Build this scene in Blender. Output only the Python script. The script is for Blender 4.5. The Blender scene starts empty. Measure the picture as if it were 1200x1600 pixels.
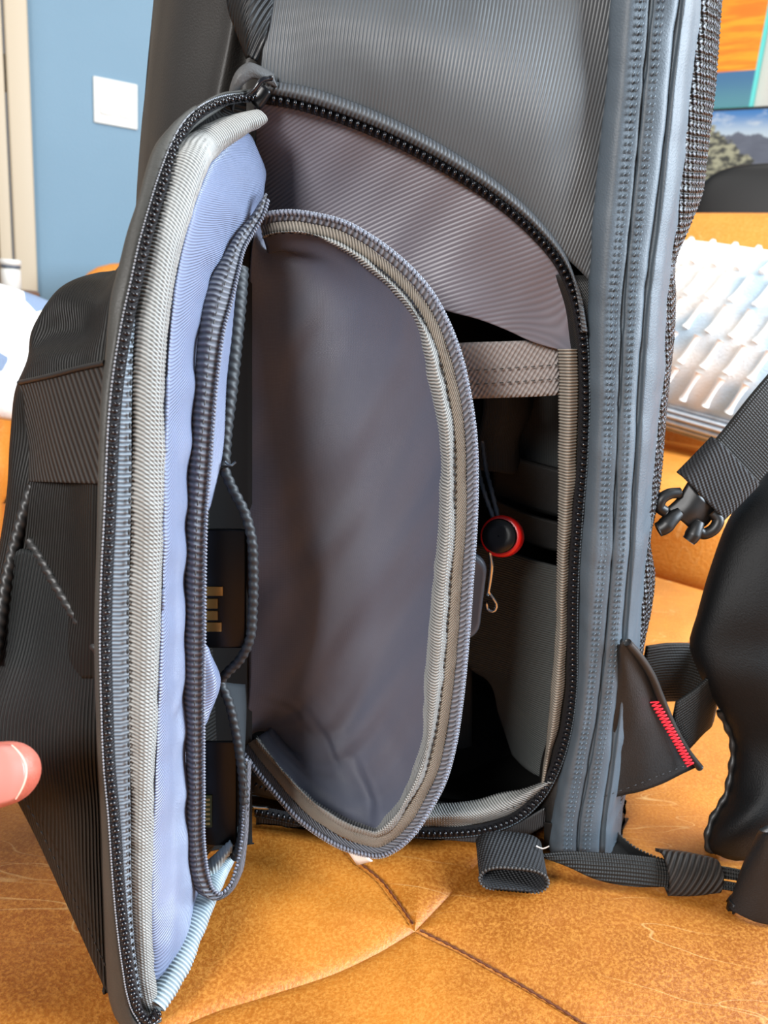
import bpy, math, random
import numpy as np
from mathutils import Vector, Matrix
random.seed(4); rng = np.random.default_rng(4)
SC = bpy.context.scene; COL = SC.collection

# ------------------------------------------------------------------ camera
F = 1202.0; H = 0.3353
PIT = math.atan2(1202, math.hypot(365, 4300)); ROL = math.atan2(365, 4300)
fv = np.array([0, math.cos(PIT), -math.sin(PIT)])
r0 = np.array([1.0, 0, 0]); u0 = np.array([0, math.sin(PIT), math.cos(PIT)])
rv = math.cos(ROL)*r0 + math.sin(ROL)*u0
uv_ = math.cos(ROL)*u0 - math.sin(ROL)*r0
cam_d = bpy.data.cameras.new('camera'); cam = bpy.data.objects.new('camera', cam_d); COL.objects.link(cam)
cam_d.sensor_fit = 'VERTICAL'; cam_d.sensor_height = 24.0; cam_d.lens = F/1600*24.0
cam_d.clip_start = 0.01; cam_d.clip_end = 100
cam_d.dof.use_dof = True; cam_d.dof.focus_distance = 0.40; cam_d.dof.aperture_fstop = 9.0
mw = Matrix.Identity(4)
for i in range(3):
    mw[i][0] = rv[i]; mw[i][1] = uv_[i]; mw[i][2] = -fv[i]
mw[2][3] = H
cam.matrix_world = mw
SC.camera = cam

# ------------------------------------------------------------------ light
vs = SC.view_settings
vs.view_transform = 'Standard'; vs.look = 'None'; vs.gamma = 1.0; vs.exposure = 0.0
vs.use_curve_mapping = False
w = bpy.data.worlds.new('world'); SC.world = w; w.use_nodes = True
bg = w.node_tree.nodes['Background']; bg.inputs[0].default_value = (0.80, 0.88, 1.0, 1); bg.inputs[1].default_value = 0.22
def area(name, loc, target, size, power, col):
    l = bpy.data.lights.new(name, 'AREA'); l.shape = 'RECTANGLE'; l.size, l.size_y = size; l.energy = power; l.color = col
    o = bpy.data.objects.new(name, l); COL.objects.link(o); o.location = loc
    o.rotation_euler = (Vector(target) - Vector(loc)).to_track_quat('-Z', 'Y').to_euler()
    return o
area('window_light_right', (1.7, 1.15, 1.5), (0.05, 0.45, 0.1), (1.2, 1.4), 32, (1.0, 0.95, 0.88))
area('window_light_sky', (1.62, 0.12, 1.0), (-0.05, 0.36, 0.2), (0.8, 1.2), 112, (0.76, 0.88, 1.0))
area('window_light_front', (-0.85, -1.15, 1.05), (0.05, 0.40, 0.2), (0.45, 0.6), 52, (1.0, 0.985, 0.97))
area('window_light_room', (0.6, 1.1, 2.6), (0.4, 2.0, 0.2), (1.6, 1.6), 32, (1.0, 0.96, 0.9))
area('window_light_left', (-1.6, 0.6, 2.0), (-1.0, 2.2, 0.6), (1.0, 1.0), 17, (1.0, 0.98, 0.95))

# ------------------------------------------------------------------ geometry helpers
CAM = np.array([0, 0, H])
def ray(x, y): return fv + (x-600)/F*rv - (y-800)/F*uv_
def p(x, y, Y):
    v = ray(x, y); return CAM + v*(Y/v[1])
def pz(x, y, z):
    v = ray(x, y); return CAM + v*((z-H)/v[2])
def pl(x, y, n, c):
    v = ray(x, y); n = np.array(n, float); return CAM + v*((c - n@CAM)/(n@v))
def P(*pts): return np.array([p(*q) for q in pts])

def cr(pts, n, closed=False):
    """Catmull-Rom resample by chord length; pts (k,3)."""
    pts = np.asarray(pts, float)
    if closed: pts = np.vstack([pts, pts[:1]])
    k = len(pts)
    if k == 2:
        t = np.linspace(0, 1, n)[:, None]; return pts[0]*(1-t) + pts[1]*t
    seg = np.linalg.norm(np.diff(pts, axis=0), axis=1); seg[seg < 1e-9] = 1e-9
    s = np.concatenate([[0], np.cumsum(seg)])
    m = np.zeros_like(pts)
    for i in range(k):
        if closed and i in (0, k-1): m[i] = (pts[1]-pts[-2])/(seg[0]+seg[-1])
        elif i == 0: m[i] = (pts[1]-pts[0])/seg[0]
        elif i == k-1: m[i] = (pts[-1]-pts[-2])/seg[-1]
        else: m[i] = ((pts[i+1]-pts[i])/seg[i]*seg[i-1] + (pts[i]-pts[i-1])/seg[i-1]*seg[i])/(seg[i]+seg[i-1])
    q = np.linspace(0, s[-1], n+1)[:-1] if closed else np.linspace(0, s[-1], n)
    idx = np.clip(np.searchsorted(s, q, side='right')-1, 0, k-2)
    h = seg[idx]; t = ((q-s[idx])/h)[:, None]; h = h[:, None]
    h00 = 2*t**3-3*t**2+1; h10 = t**3-2*t**2+t; h01 = -2*t**3+3*t**2; h11 = t**3-t**2
    return h00*pts[idx] + h10*h*m[idx] + h01*pts[idx+1] + h11*h*m[idx+1]
def crd(pts, step):
    pts = np.asarray(pts, float)
    L = np.linalg.norm(np.diff(cr(pts, 200), axis=0), axis=1).sum()
    return cr(pts, max(2, int(L/step)+1))

def noise2(a, b, seed=0):
    """smooth value noise in numpy, a,b arrays"""
    g = np.random.default_rng(seed).uniform(-1, 1, (64, 64))
    ia = np.floor(a).astype(int); ib = np.floor(b).astype(int)
    fa = a-ia; fb = b-ib; fa = fa*fa*(3-2*fa); fb = fb*fb*(3-2*fb)
    G = lambda i, j: g[i % 64, j % 64]
    return (G(ia, ib)*(1-fa)+G(ia+1, ib)*fa)*(1-fb) + (G(ia, ib+1)*(1-fa)+G(ia+1, ib+1)*fa)*fb

def link(name, me, mat, parent=None, label=None, kind=None):
    o = bpy.data.objects.new(name, me); COL.objects.link(o)
    if mat is not None: me.materials.append(mat)
    if parent is not None:
        o.parent = parent
        bpy.context.view_layer.update
        o.matrix_parent_inverse = PINV.get(parent.name, Matrix.Identity(4))
    if label: o['label'] = label
    if kind: o['kind'] = kind
    return o
PINV = {}
def mesh(name, verts, faces, smooth=True, uvs=None):
    me = bpy.data.meshes.new(name)
    me.from_pydata([tuple(map(float, v)) for v in verts], [], faces)
    if uvs is not None:
        ul = me.uv_layers.new(name='UVMap')
        li = np.zeros(len(me.loops), np.int32); me.loops.foreach_get('vertex_index', li)
        ul.data.foreach_set('uv', np.asarray(uvs, np.float32)[li].ravel())
    if smooth: me.polygons.foreach_set('use_smooth', [True]*len(me.polygons))
    me.update(); return me
def grid_normals(G):
    du = np.gradient(G, axis=0); dv = np.gradient(G, axis=1)
    n = np.cross(du, dv); n /= np.linalg.norm(n, axis=2, keepdims=True)+1e-12
    return n
def grid_mesh(name, G, closed_v=False, flip_to=None, disp=None, cap=False):
    nu, nv = G.shape[:2]
    du = np.linalg.norm(np.diff(G, axis=0), axis=2); dv = np.linalg.norm(np.diff(G, axis=1), axis=2)
    U = np.zeros((nu, nv)); V = np.zeros((nu, nv))
    U[1:] = np.cumsum(du, axis=0); V[:, 1:] = np.cumsum(dv, axis=1)
    if closed_v:
        GG = np.concatenate([G[:, -1:], G, G[:, :1]], axis=1); n = grid_normals(GG)[:, 1:-1]
        c = G.mean(axis=1, keepdims=True)
        if (n*(G-c)).sum() < 0: n = -n; fl = True
        else: fl = False
    else:
        n = grid_normals(G); tgt = CAM if flip_to is None else np.asarray(flip_to)
        fl = (n*(tgt-G)).sum() < 0
        if fl: n = -n
    if disp is not None:
        d = disp(U, V) if callable(disp) else disp
        G = G + n*d[..., None]
    faces = []
    for i in range(nu-1):
        for j in range(nv if closed_v else nv-1):
            j2 = (j+1) % nv
            q = (i*nv+j, (i+1)*nv+j, (i+1)*nv+j2, i*nv+j2)
            faces.append(q[::-1] if fl else q)
    if closed_v and cap:
        faces.append(tuple(range(nv))[::1 if fl else -1]); faces.append(tuple((nu-1)*nv+j for j in range(nv))[::-1 if fl else 1])
    return mesh(name, G.reshape(-1, 3), faces, uvs=np.stack([V.ravel(), U.ravel()], 1))
def loft(name, rows, mat, parent=None, nu=40, nv=20, thick=0.0012, disp=None, label=None, kind=None, flip_to=None, linear_u=False):
    """rows: polylines; index u runs across rows, v along each row."""
    R = np.array([cr(r, nv) for r in rows])
    if linear_u:
        G = np.array([cr(R[:, j], nu) for j in range(nv)]).transpose(1, 0, 2)
    else:
        G = np.array([cr(R[:, j], nu) for j in range(nv)]).transpose(1, 0, 2)
    me = grid_mesh(name, G, disp=disp, flip_to=flip_to)
    o = link(name, me, mat, parent, label, kind)
    if thick:
        m = o.modifiers.new('solid', 'SOLIDIFY'); m.thickness = thick; m.offset = -1
    return o
def frames(C):
    T = np.gradient(C, axis=0); T /= np.linalg.norm(T, axis=1, keepdims=True)+1e-12
    return T
def tube(name, path, rad, mat, parent=None, step=0.002, nv=12, disp=None, label=None, kind=None, squash=1.0, upv=None, n=None):
    """rad: scalar or list per control point; squash: ratio of the axis perpendicular to upv."""
    path = np.asarray(path, float)
    C = cr(path, n) if n else crd(path, step)
    k = len(C)
    r = np.full(k, rad) if np.isscalar(rad) else np.interp(np.linspace(0, 1, k), np.linspace(0, 1, len(rad)), rad)
    T = frames(C)
    N = np.zeros_like(C); ref = np.array([0, 0, 1.0]) if upv is None else np.asarray(upv, float)
    if upv is None and abs(T[0] @ ref) > 0.9: ref = np.array([0, 1.0, 0])
    pv = ref
    for i in range(k):
        v = (ref if upv is not None else pv) - T[i]*(T[i] @ (ref if upv is not None else pv)); N[i] = v/(np.linalg.norm(v)+1e-12); pv = N[i]
    B = np.cross(T, N)
    th = np.linspace(0, 2*math.pi, nv, endpoint=False)
    G = C[:, None] + r[:, None, None]*(np.cos(th)[None, :, None]*N[:, None] + squash*np.sin(th)[None, :, None]*B[:, None])
    me = grid_mesh(name, G, closed_v=True, cap=True, disp=disp)
    return link(name, me, mat, parent, label, kind)
def twist(amp, pitch, nv, turns=3):
    def f(U, V):
        th = np.linspace(0, 2*math.pi, U.shape[1], endpoint=False)[None]
        return amp*np.sin(2*math.pi*U/pitch + turns*th)
    return f
def ribs_u(amp, pitch): return lambda U, V: amp*np.sin(2*math.pi*U/pitch)
def ribs_v(amp, pitch): return lambda U, V: amp*np.sin(2*math.pi*V/pitch)

_bead = None
def bead_template():
    v = []; f = []
    nl, nm = 3, 6
    v.append((0, 0, 1))
    for i in range(1, nl+1):
        a = math.pi*i/(nl+1)
        for j in range(nm):
            b = 2*math.pi*j/nm; v.append((math.sin(a)*math.cos(b), math.sin(a)*math.sin(b), math.cos(a)))
    v.append((0, 0, -1))
    for j in range(nm): f.append((0, 1+j, 1+(j+1) % nm))
    for i in range(nl-1):
        for j in range(nm):
            a = 1+i*nm+j; b = 1+i*nm+(j+1) % nm; f.append((a, a+nm, b+nm, b))
    for j in range(nm): f.append((len(v)-1, 1+(nl-1)*nm+(j+1) % nm, 1+(nl-1)*nm+j))
    return np.array(v), f
BV, BF = bead_template()
def beads(name, path, pitch, size, mat, parent, side=None, slant=0.0, offset=0.0, zig=0.0, label=None, toward=None, skip=None):
    """row of small ellipsoids along a path: size=(along, across, out). joined: too small to pick apart."""
    C = crd(path, pitch); T = frames(C)
    out = (CAM if toward is None else np.asarray(toward)) - C if toward is None else np.tile(np.asarray(toward, float), (len(C), 1))
    out = out - T*(out*T).sum(1, keepdims=True); out /= np.linalg.norm(out, axis=1, keepdims=True)
    A = np.cross(T, out)
    vs_, fs = [], []
    for i in range(len(C)):
        if skip and skip(i): continue
        t = T[i]*math.cos(slant)+A[i]*math.sin(slant); a = -T[i]*math.sin(slant)+A[i]*math.cos(slant)
        c = C[i] + out[i]*offset + A[i]*zig*(1 if i % 2 else -1)
        b = len(vs_)
        vs_.extend(c + BV[:, :1]*t*size[0] + BV[:, 1:2]*a*size[1] + BV[:, 2:]*out[i]*size[2])
        fs.extend(tuple(b+q for q in ff) for ff in BF)
    return link(name, mesh(name, vs_, fs), mat, parent, label, 'stuff')
def rbox(name, size, mat, parent=None, loc=(0, 0, 0), rot=None, bevel=0.01, seg=4, label=None, kind=None, puff=0.0):
    """box with rounded edges; puff bulges the faces (cushions)."""
    x, y, z = [s/2 for s in size]
    if puff:
        n = 14
        vsn, fs = [], []
        idx = {}
        def vid(q):
            k = tuple(np.round(q, 5))
            if k not in idx: idx[k] = len(vsn); vsn.append(k)
            return idx[k]
        for ax in range(3):
            for s in (-1, 1):
                for i in range(n):
                    for j in range(n):
                        q = []
                        for (a, b) in ((i, j), (i+1, j), (i+1, j+1), (i, j+1)):
                            c = [0, 0, 0]; c[ax] = s; c[(ax+1) % 3] = -1+2*a/n; c[(ax+2) % 3] = -1+2*b/n; q.append(vid(c))
                        fs.append(tuple(q) if s > 0 else tuple(q[::-1]))
        v = np.array(vsn, float)
        e = 5.0
        L = (np.abs(v)**e).sum(1)**(1/e); v = v/L[:, None]
        v = v*np.array([x, y, z])
        m = np.argmin(size); oth = [k for k in range(3) if k != m]
        a = (v[:, oth[0]]/[x, y, z][oth[0]])**2; b = (v[:, oth[1]]/[x, y, z][oth[1]])**2
        v[:, m] *= (1-puff) + puff*np.clip((1-a)*(1-b), 0, 1)**0.5
        me = mesh(name, v, fs)
    else:
        v = [(a*x, b*y, c*z) for a in (-1, 1) for b in (-1, 1) for c in (-1, 1)]
        me = mesh(name, v, [(0, 1, 3, 2), (4, 6, 7, 5), (0, 4, 5, 1), (2, 3, 7, 6), (0, 2, 6, 4), (1, 5, 7, 3)])
    o = link(name, me, mat, parent, label, kind)
    M4 = (rot.to_4x4() if rot is not None else Matrix.Identity(4)); M4.translation = Vector(loc)
    if not puff:
        b = o.modifiers.new('bev', 'BEVEL'); b.width = bevel; b.segments = seg; b.limit_method = 'NONE'
    o.data.transform(M4); return o
def thing(name, label, cat, loc, group=None):
    o = bpy.data.objects.new(name, None); COL.objects.link(o); o.location = tuple(map(float, loc)); o.empty_display_size = 0.02
    o['label'] = label; o['category'] = cat
    if group: o['group'] = group
    PINV[o.name] = Matrix.Translation(Vector(o.location)).inverted()
    return o
def tag(o, label, cat, group=None):
    o['label'] = label; o['category'] = cat
    if group: o['group'] = group
    return o

# ------------------------------------------------------------------ materials
def s2l(c):
    return tuple((x/12.92 if x <= 0.04045 else ((x+0.055)/1.055)**2.4) for x in [v/255 for v in c]) + (1,)
class NT:
    def __init__(s, name):
        s.m = bpy.data.materials.new(name); s.m.use_nodes = True; s.t = s.m.node_tree; s.b = s.t.nodes['Principled BSDF']; s._tc = None
    def n(s, typ, **k):
        o = s.t.nodes.new(typ)
        for a, b in k.items(): setattr(o, a, b)
        return o
    def l(s, a, b): s.t.links.new(a, b)
    def tc(s, what='UV'):
        if s._tc is None: s._tc = s.n('ShaderNodeTexCoord')
        return s._tc.outputs[what]
    def math(s, op, a, b=None, c=None):
        o = s.n('ShaderNodeMath', operation=op)
        for i, v in enumerate((a, b, c)):
            if v is None: continue
            if isinstance(v, (int, float)): o.inputs[i].default_value = v
            else: s.l(v, o.inputs[i])
        return o.outputs[0]
    def sine(s, pitch, angle=0.0, coord='UV', warp=0.0):
        """stripes with period pitch (m); angle 0 = stripes that vary across V-axis (lines run along rows)"""
        sp = s.n('ShaderNodeSeparateXYZ'); s.l(s.tc(coord), sp.inputs[0])
        a = s.math('MULTIPLY', sp.outputs[0], math.cos(angle)*2*math.pi/pitch)
        b = s.math('MULTIPLY', sp.outputs[1], math.sin(angle)*2*math.pi/pitch)
        q = s.math('ADD', a, b)
        if warp: q = s.math('ADD', q, s.math('MULTIPLY', s.noise(40, coord=coord, detail=1), warp))
        return s.math('SINE', q)
    def noise(s, scale, coord='UV', detail=3, rough=0.55, vec=None):
        o = s.n('ShaderNodeTexNoise'); o.inputs['Scale'].default_value = scale; o.inputs['Detail'].default_value = detail; o.inputs['Roughness'].default_value = rough
        s.l(vec if vec is not None else s.tc(coord), o.inputs['Vector']); return o.outputs['Fac']
    def mix(s, fac, a, b):
        o = s.n('ShaderNodeMix', data_type='RGBA')
        for i, v in ((0, fac), (6, a), (7, b)):
            if isinstance(v, (int, float)): o.inputs[i].default_value = v
            elif isinstance(v, tuple): o.inputs[i].default_value = v
            else: s.l(v, o.inputs[i])
        return o.outputs[2]
    def ramp(s, fac, a, b, lo=0.0, hi=1.0):
        o = s.n('ShaderNodeMapRange', interpolation_type='SMOOTHSTEP'); s.l(fac, o.inputs[0])
        o.inputs[1].default_value = a; o.inputs[2].default_value = b; o.inputs[3].default_value = lo; o.inputs[4].default_value = hi
        return o.outputs[0]
    def bump(s, h, dist, strength=1.0, prev=None):
        o = s.n('ShaderNodeBump'); o.inputs['Strength'].default_value = strength; o.inputs['Distance'].default_value = dist
        s.l(h, o.inputs['Height'])
        if prev is not None: s.l(prev, o.inputs['Normal'])
        s.l(o.outputs[0], s.b.inputs['Normal']); return o.outputs[0]
    def base(s, v):
        if isinstance(v, tuple): s.b.inputs['Base Color'].default_value = v
        else: s.l(v, s.b.inputs['Base Color'])
    def set(s, **k):
        for a, b in k.items(): s.b.inputs[a.replace('_', ' ')].default_value = b
        return s
def plain(name, col, rough=0.5, metal=0.0, **k):
    t = NT(name); t.base(s2l(col)); t.set(Roughness=rough, Metallic=metal, **k); return t.m
def fabric(name, c1, c2, rough, pitch=None, ang=0.0, dist=0.0003, pitch2=None, ang2=0.0, spec=0.4, nscale=60, namp=0.3, cmix=1.0, sheen=0.0, coat=0.0):
    t = NT(name)
    f = t.noise(nscale)
    if pitch:
        s1 = t.sine(pitch, ang)
        if pitch2:
            s2 = t.sine(pitch2, ang2); h = t.math('ADD', t.math('MULTIPLY', s1, 0.6), t.math('MULTIPLY', s2, 0.4))
        else: h = s1
        g = t.math('MULTIPLY_ADD', h, 0.5, 0.5)
        g2 = t.math('ADD', t.math('MULTIPLY', g, cmix*(1-namp)), t.math('MULTIPLY', f, namp))
        t.base(t.mix(g2, s2l(c1), s2l(c2)))
        t.bump(h, dist)
    else:
        t.base(t.mix(f, s2l(c1), s2l(c2)))
        t.bump(t.noise(900), dist)
    t.set(Roughness=rough, Specular_IOR_Level=spec, Sheen_Weight=sheen, Coat_Weight=coat)
    return t.m
M_shell = fabric('coated_shell_fabric', (34, 36, 38), (62, 65, 68), 0.50, 0.0017, 0.0, 0.00012, spec=0.5)
M_shellv = fabric('coated_shell_fabric_ribbed', (20, 20, 20), (54, 54, 52), 0.48, 0.0024, 0.0, 0.0003, spec=0.5)
M_band = fabric('smooth_coated_fabric', (62, 72, 80), (80, 91, 100), 0.54, None, dist=0.0002, spec=0.5, nscale=25)
M_dark = fabric('black_nylon', (14, 14, 14), (34, 33, 31), 0.5, 0.0007, 0.8, 0.0001, spec=0.45)
M_lin = fabric('grey_twill_lining', (92, 88, 95), (108, 103, 111), 0.43, 0.0018, 0.85, 0.00007, spec=0.5, nscale=30)
M_cover = fabric('grey_satin_lining', (68, 71, 84), (86, 89, 103), 0.40, 0.0006, 0.0, 0.00005, 0.0006, 1.57, spec=0.5, nscale=30)
M_linsky = fabric('sky_tinted_lining', (112, 121, 146), (132, 143, 170), 0.36, 0.0012, 0.7, 0.0002, spec=0.5, nscale=25)  # grey lining with cool sky light put into its base colour
M_gros = fabric('grey_grosgrain', (72, 72, 70), (168, 168, 164), 0.55, 0.0017, 1.5708, 0.0001, spec=0.3, nscale=70, namp=.15)
M_gros2 = fabric('taupe_grosgrain', (70, 66, 60), (160, 152, 140), 0.6, 0.0017, 1.5708, 0.0001, spec=0.3, nscale=70, namp=.15)
M_tape = fabric('grey_zipper_tape', (62, 64, 70), (134, 136, 144), 0.6, 0.0026, 0.5, 0.0004, spec=0.3)
M_tapeb = fabric('black_zipper_tape', (16, 16, 18), (36, 36, 40), 0.6, 0.0012, 0.4, 0.0002, spec=0.3)
M_coil = plain('grey_zipper_coil', (112, 116, 128), 0.38)
M_teeth = plain('black_zipper_teeth', (14, 15, 20), 0.22)
M_web = fabric('black_webbing', (13, 13, 12), (42, 41, 39), 0.6, 0.0022, 1.57, 0.0004, 0.0016, 0.0, spec=0.3)
M_webg = fabric('grey_webbing', (112, 106, 104), (160, 152, 148), 0.6, 0.0022, 0.5, 0.0004, 0.003, 2.2, spec=0.3)
M_elas = fabric('black_elastic', (12, 11, 10), (58, 52, 47), 0.65, 0.0030, 0.55, 0.0006, spec=0.3)
M_rope = plain('dark_twill_binding', (30, 35, 39), 0.55)
M_rib = plain('black_piping', (34, 33, 32), 0.45)
M_int = fabric('dark_divider_fabric', (54, 55, 54), (76, 77, 76), 0.8, 0.0012, 0.0, 0.0001, spec=0.2)
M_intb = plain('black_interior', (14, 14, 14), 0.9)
M_velc = fabric('velcro', (12, 12, 13), (50, 51, 54), 0.7, 0.0022, 0.4, 0.0006, 0.0016, 1.9, spec=0.4)
M_stit = plain('black_thread', (24, 24, 24), 0.6)
M_stig = plain('grey_thread', (70, 68, 66), 0.6)
M_stib = plain('slate_thread', (80, 92, 101), 0.42)
M_red = plain('red_thread', (225, 30, 50), 0.6)
M_redp = plain('red_plastic', (228, 28, 24), 0.3)
M_blk = plain('black_plastic', (12, 12, 14), 0.35)
M_blkm = plain('matte_black_plastic', (9, 9, 9), 0.45)
M_gloss = plain('gloss_black_plastic', (10, 14, 18), 0.38, Specular_IOR_Level=0.3)
M_gold = plain('gold_contact', (196, 158, 92), 0.28, 0.9)
M_pcb = plain('green_contact', (70, 82, 36), 0.4)
M_metal = plain('polished_steel', (200, 200, 198), 0.18, 1.0)
M_slate = plain('slate_plastic', (84, 94, 106), 0.4)
M_white = plain('white_plastic', (216, 216, 210), 0.4)
M_label = plain('white_satin_label', (222, 214, 206), 0.6)
# woven mesh back panel; glints on the strands painted as pale colour
t = NT('black_spacer_mesh')
a = t.sine(0.0052, 0.65); b = t.sine(0.0036, 2.45); h = t.math('MULTIPLY', a, b)
t.base(t.mix(t.ramp(h, 0.25, 0.7), s2l((10, 10, 11)), s2l((112, 116, 124)))); t.bump(h, 0.0012); t.set(Roughness=0.4); M_mesh = t.m

def leather(name, c1, c2, c3, sc=1.0):
    t = NT(name)
    big = t.noise(5*sc, 'Object', 4); fine = t.noise(520*sc, 'Object', 4, 0.7); grain = t.noise(800*sc, 'Object', 2)
    c = t.mix(t.ramp(big, 0.38, 0.64), s2l(c1), s2l(c2))
    c = t.mix(t.math('MULTIPLY', t.ramp(fine, 0.38, 0.68), 0.5), c, s2l(c3))
    # long pale scuffs: stretched noise lines
    for (ang, thr, am) in ((0.6, 0.0035, .30), (2.2, 0.003, .26)):
        mp = t.n('ShaderNodeMapping'); t.l(t.tc('Object'), mp.inputs[0]); mp.inputs['Rotation'].default_value = (0, 0, ang); mp.inputs['Scale'].default_value = (3, 14, 3)
        nn = t.noise(1.5, vec=mp.outputs[0], detail=2)
        line = t.ramp(t.math('ABSOLUTE', t.math('SUBTRACT', nn, 0.5)), thr, 0.0)
        msk = t.ramp(t.noise(7, 'Object', 1), 0.5, 0.62)
        c = t.mix(t.math('MULTIPLY', t.math('MULTIPLY', line, msk), am), c, s2l((240, 205, 140)))
    t.base(c)
    hh = t.math('ADD', t.math('MULTIPLY', fine, 0.6), t.math('MULTIPLY', grain, 0.5))
    t.bump(hh, 0.0008*1/sc, 0.6); t.set(Roughness=0.46, Specular_IOR_Level=0.4)
    return t.m
M_leather = leather('tan_leather', (136, 74, 14), (180, 108, 32), (208, 144, 64))
M_leather2 = leather('tan_leather_back', (196, 112, 30), (220, 140, 50), (228, 160, 80), 0.4)

# ------------------------------------------------------------------ room shell
FZ = -0.45
def quad(name, a, b, c, d, mat, parent=None, kind=None, thick=0.0, label=None):
    me = mesh(name, [a, b, c, d], [(0, 1, 2, 3)], smooth=False, uvs=[(0, 0), (1, 0), (1, 1), (0, 1)])
    o = link(name, me, mat, parent, label, kind)
    if thick:
        m = o.modifiers.new('s', 'SOLIDIFY'); m.thickness = thick; m.offset = -1
    return o
def wallmat(name, c1, c2):
    t = NT(name); t.base(t.mix(t.noise(3, 'Object'), s2l(c1), s2l(c2))); t.bump(t.noise(220, 'Object', 2), 0.002, 0.5); t.set(Roughness=0.75); return t.m
M_bluewall = wallmat('blue_wall_paint', (110, 140, 160), (120, 150, 170))
M_cream = wallmat('cream_wall_paint', (206, 200, 190), (214, 208, 198))
M_trim = plain('warm_white_trim', (190, 176, 152), 0.5)
M_door = plain('beige_door_paint', (150, 130, 102), 0.5)
t = NT('oak_floor'); t.base(t.mix(t.noise(6, 'Object'), s2l((120, 84, 52)), s2l((156, 112, 72)))); t.set(Roughness=0.45); M_floor = t.m

aL = math.radians(31); eL = np.array([math.cos(aL), math.sin(aL), 0]); nL = np.array([math.sin(aL), -math.cos(aL), 0])   # wall to the left, receding to the right
S = p(180, 162, 2.35); cL = float(nL @ S)
aR = math.radians(32); eR = np.array([math.cos(aR), -math.sin(aR), 0]); nR = np.array([-math.sin(aR), -math.cos(aR), 0])   # wall to the right
SR = p(1150, 150, 2.75); cR = float(nR @ SR)
# corner of the two walls
A2 = np.array([[nL[0], nL[1]], [nR[0], nR[1]]]); corner = np.append(np.linalg.solve(A2, [cL, cR]), 0)
def wpt(base, e, s, z): return np.array([base[0]+e[0]*s, base[1]+e[1]*s, z])
ceil_z = 2.0
sdoor = float((pl(52, 300, nL, cL) - corner) @ eL)
quad('wall_left', wpt(corner, eL, sdoor-0.02, FZ), wpt(corner, eL, 0, FZ), wpt(corner, eL, 0, ceil_z), wpt(corner, eL, sdoor-0.02, ceil_z), M_bluewall, kind='structure')
quad('wall_right', wpt(corner, eR, 0, FZ), wpt(corner, eR, 3.2, FZ), wpt(corner, eR, 3.2, ceil_z), wpt(corner, eR, 0, ceil_z), M_cream, kind='structure')
quad('floor', (-4, -2.5, FZ), (4, -2.5, FZ), (4, 5.5, FZ), (-4, 5.5, FZ), M_floor, kind='structure')
rotL = Matrix(((eL[0], -nL[0], 0), (eL[1], -nL[1], 0), (0, 0, 1)))
rotR = Matrix(((eR[0], -nR[0], 0), (eR[1], -nR[1], 0), (0, 0, 1)))
# door casing and door
cw = 0.055
o = rbox('trim_1', (cw, 0.03, ceil_z-FZ), M_trim, None, wpt(corner, eL, sdoor-cw/2, (ceil_z+FZ)/2)+nL*0.012, rotL, 0.006, kind='structure')
o = rbox('trim_2', (0.03, 0.09, ceil_z-FZ), M_trim, None, wpt(corner, eL, sdoor-cw-0.02, (ceil_z+FZ)/2)-nL*0.03, rotL, 0.004, kind='structure')
dr = rbox('door_1', (0.80, 0.04, ceil_z-FZ-0.02), M_door, None, wpt(corner, eL, sdoor-cw-0.44, (ceil_z+FZ)/2)-nL*0.055, rotL, 0.004, kind='structure')
for (zc, zh) in ((0.98, 0.60), (0.05, 0.80)):
    rbox('door_panel', (0.28, 0.02, zh), M_door, dr, wpt(corner, eL, sdoor-cw-0.04-0.05-0.17, zc)-nL*0.036, rotL, 0.012)
rbox('hinge', (0.02, 0.014, 0.09), plain('brushed_hinge', (200, 190, 170), 0.3, 0.8), dr, pl(12, 112, nL, cL)-nL*0.026, rotL, 0.003)
rbox('baseboard_left', (3.0, 0.015, 0.1), M_trim, None, wpt(corner, eL, sdoor/2, FZ+0.05)+nL*0.008, rotL, 0.003, kind='structure')
# switch
sw = thing('light_switch', 'white double light switch plate on the blue wall', 'switch', S)
c = pl(180.5, 162, nL, cL)
rbox('switch_plate', (0.118, 0.007, 0.116), M_white, sw, c+nL*0.0036, rotL, 0.003)
for s in (-1, 1):
    rk = rbox('rocker', (0.032, 0.006, 0.066), M_white, sw, c+nL*0.008+eL*s*0.026, rotL, 0.0015)

# ------------------------------------------------------------------ ottoman (the leather the backpack stands on)
J = pz(650, 1440, 0)
aO = math.radians(38); e1 = np.array([math.cos(aO), -math.sin(aO), 0]); e2 = np.array([math.sin(aO), math.cos(aO), 0])
edge = pz(1065, 890, 0); c2 = float(e2 @ edge)
lim = dict(e1=(-0.80, 0.75), e2=(c2-1.55, c2))
def rect_r(th):
    d = np.array([math.cos(th), math.sin(th), 0]); r = 9
    for e, (lo, hi) in ((e1, lim['e1']), (e2, lim['e2'])):
        k = d @ e; b = J @ e
        if k > 1e-6: r = min(r, (hi-b)/k)
        if k < -1e-6: r = min(r, (lo-b)/k)
    return r
ott = thing('ottoman', 'large tan leather ottoman with stitched panels under the backpack', 'ottoman', (J[0], J[1], FZ))
def seam(pts):
    q = np.array([pz(x, y, 0) - J for x, y in pts]); r = np.hypot(q[:, 0], q[:, 1]); th = np.unwrap(np.arctan2(q[:, 1], q[:, 0]))
    return r, th
seams = [seam([(640, 1425), (600, 1370), (560, 1338)]), seam([(690, 1400), (740, 1345), (770, 1315)]),
         seam([(700, 1465), (800, 1520), (930, 1600)]), seam([(600, 1468), (560, 1488), (450, 1530), (350, 1562), (280, 1592)])]
def sth(k, r):
    R, T = seams[k % 4]; return np.interp(r, R, T)
order = [0, 1, 2, 3]   # clockwise from a
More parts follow.
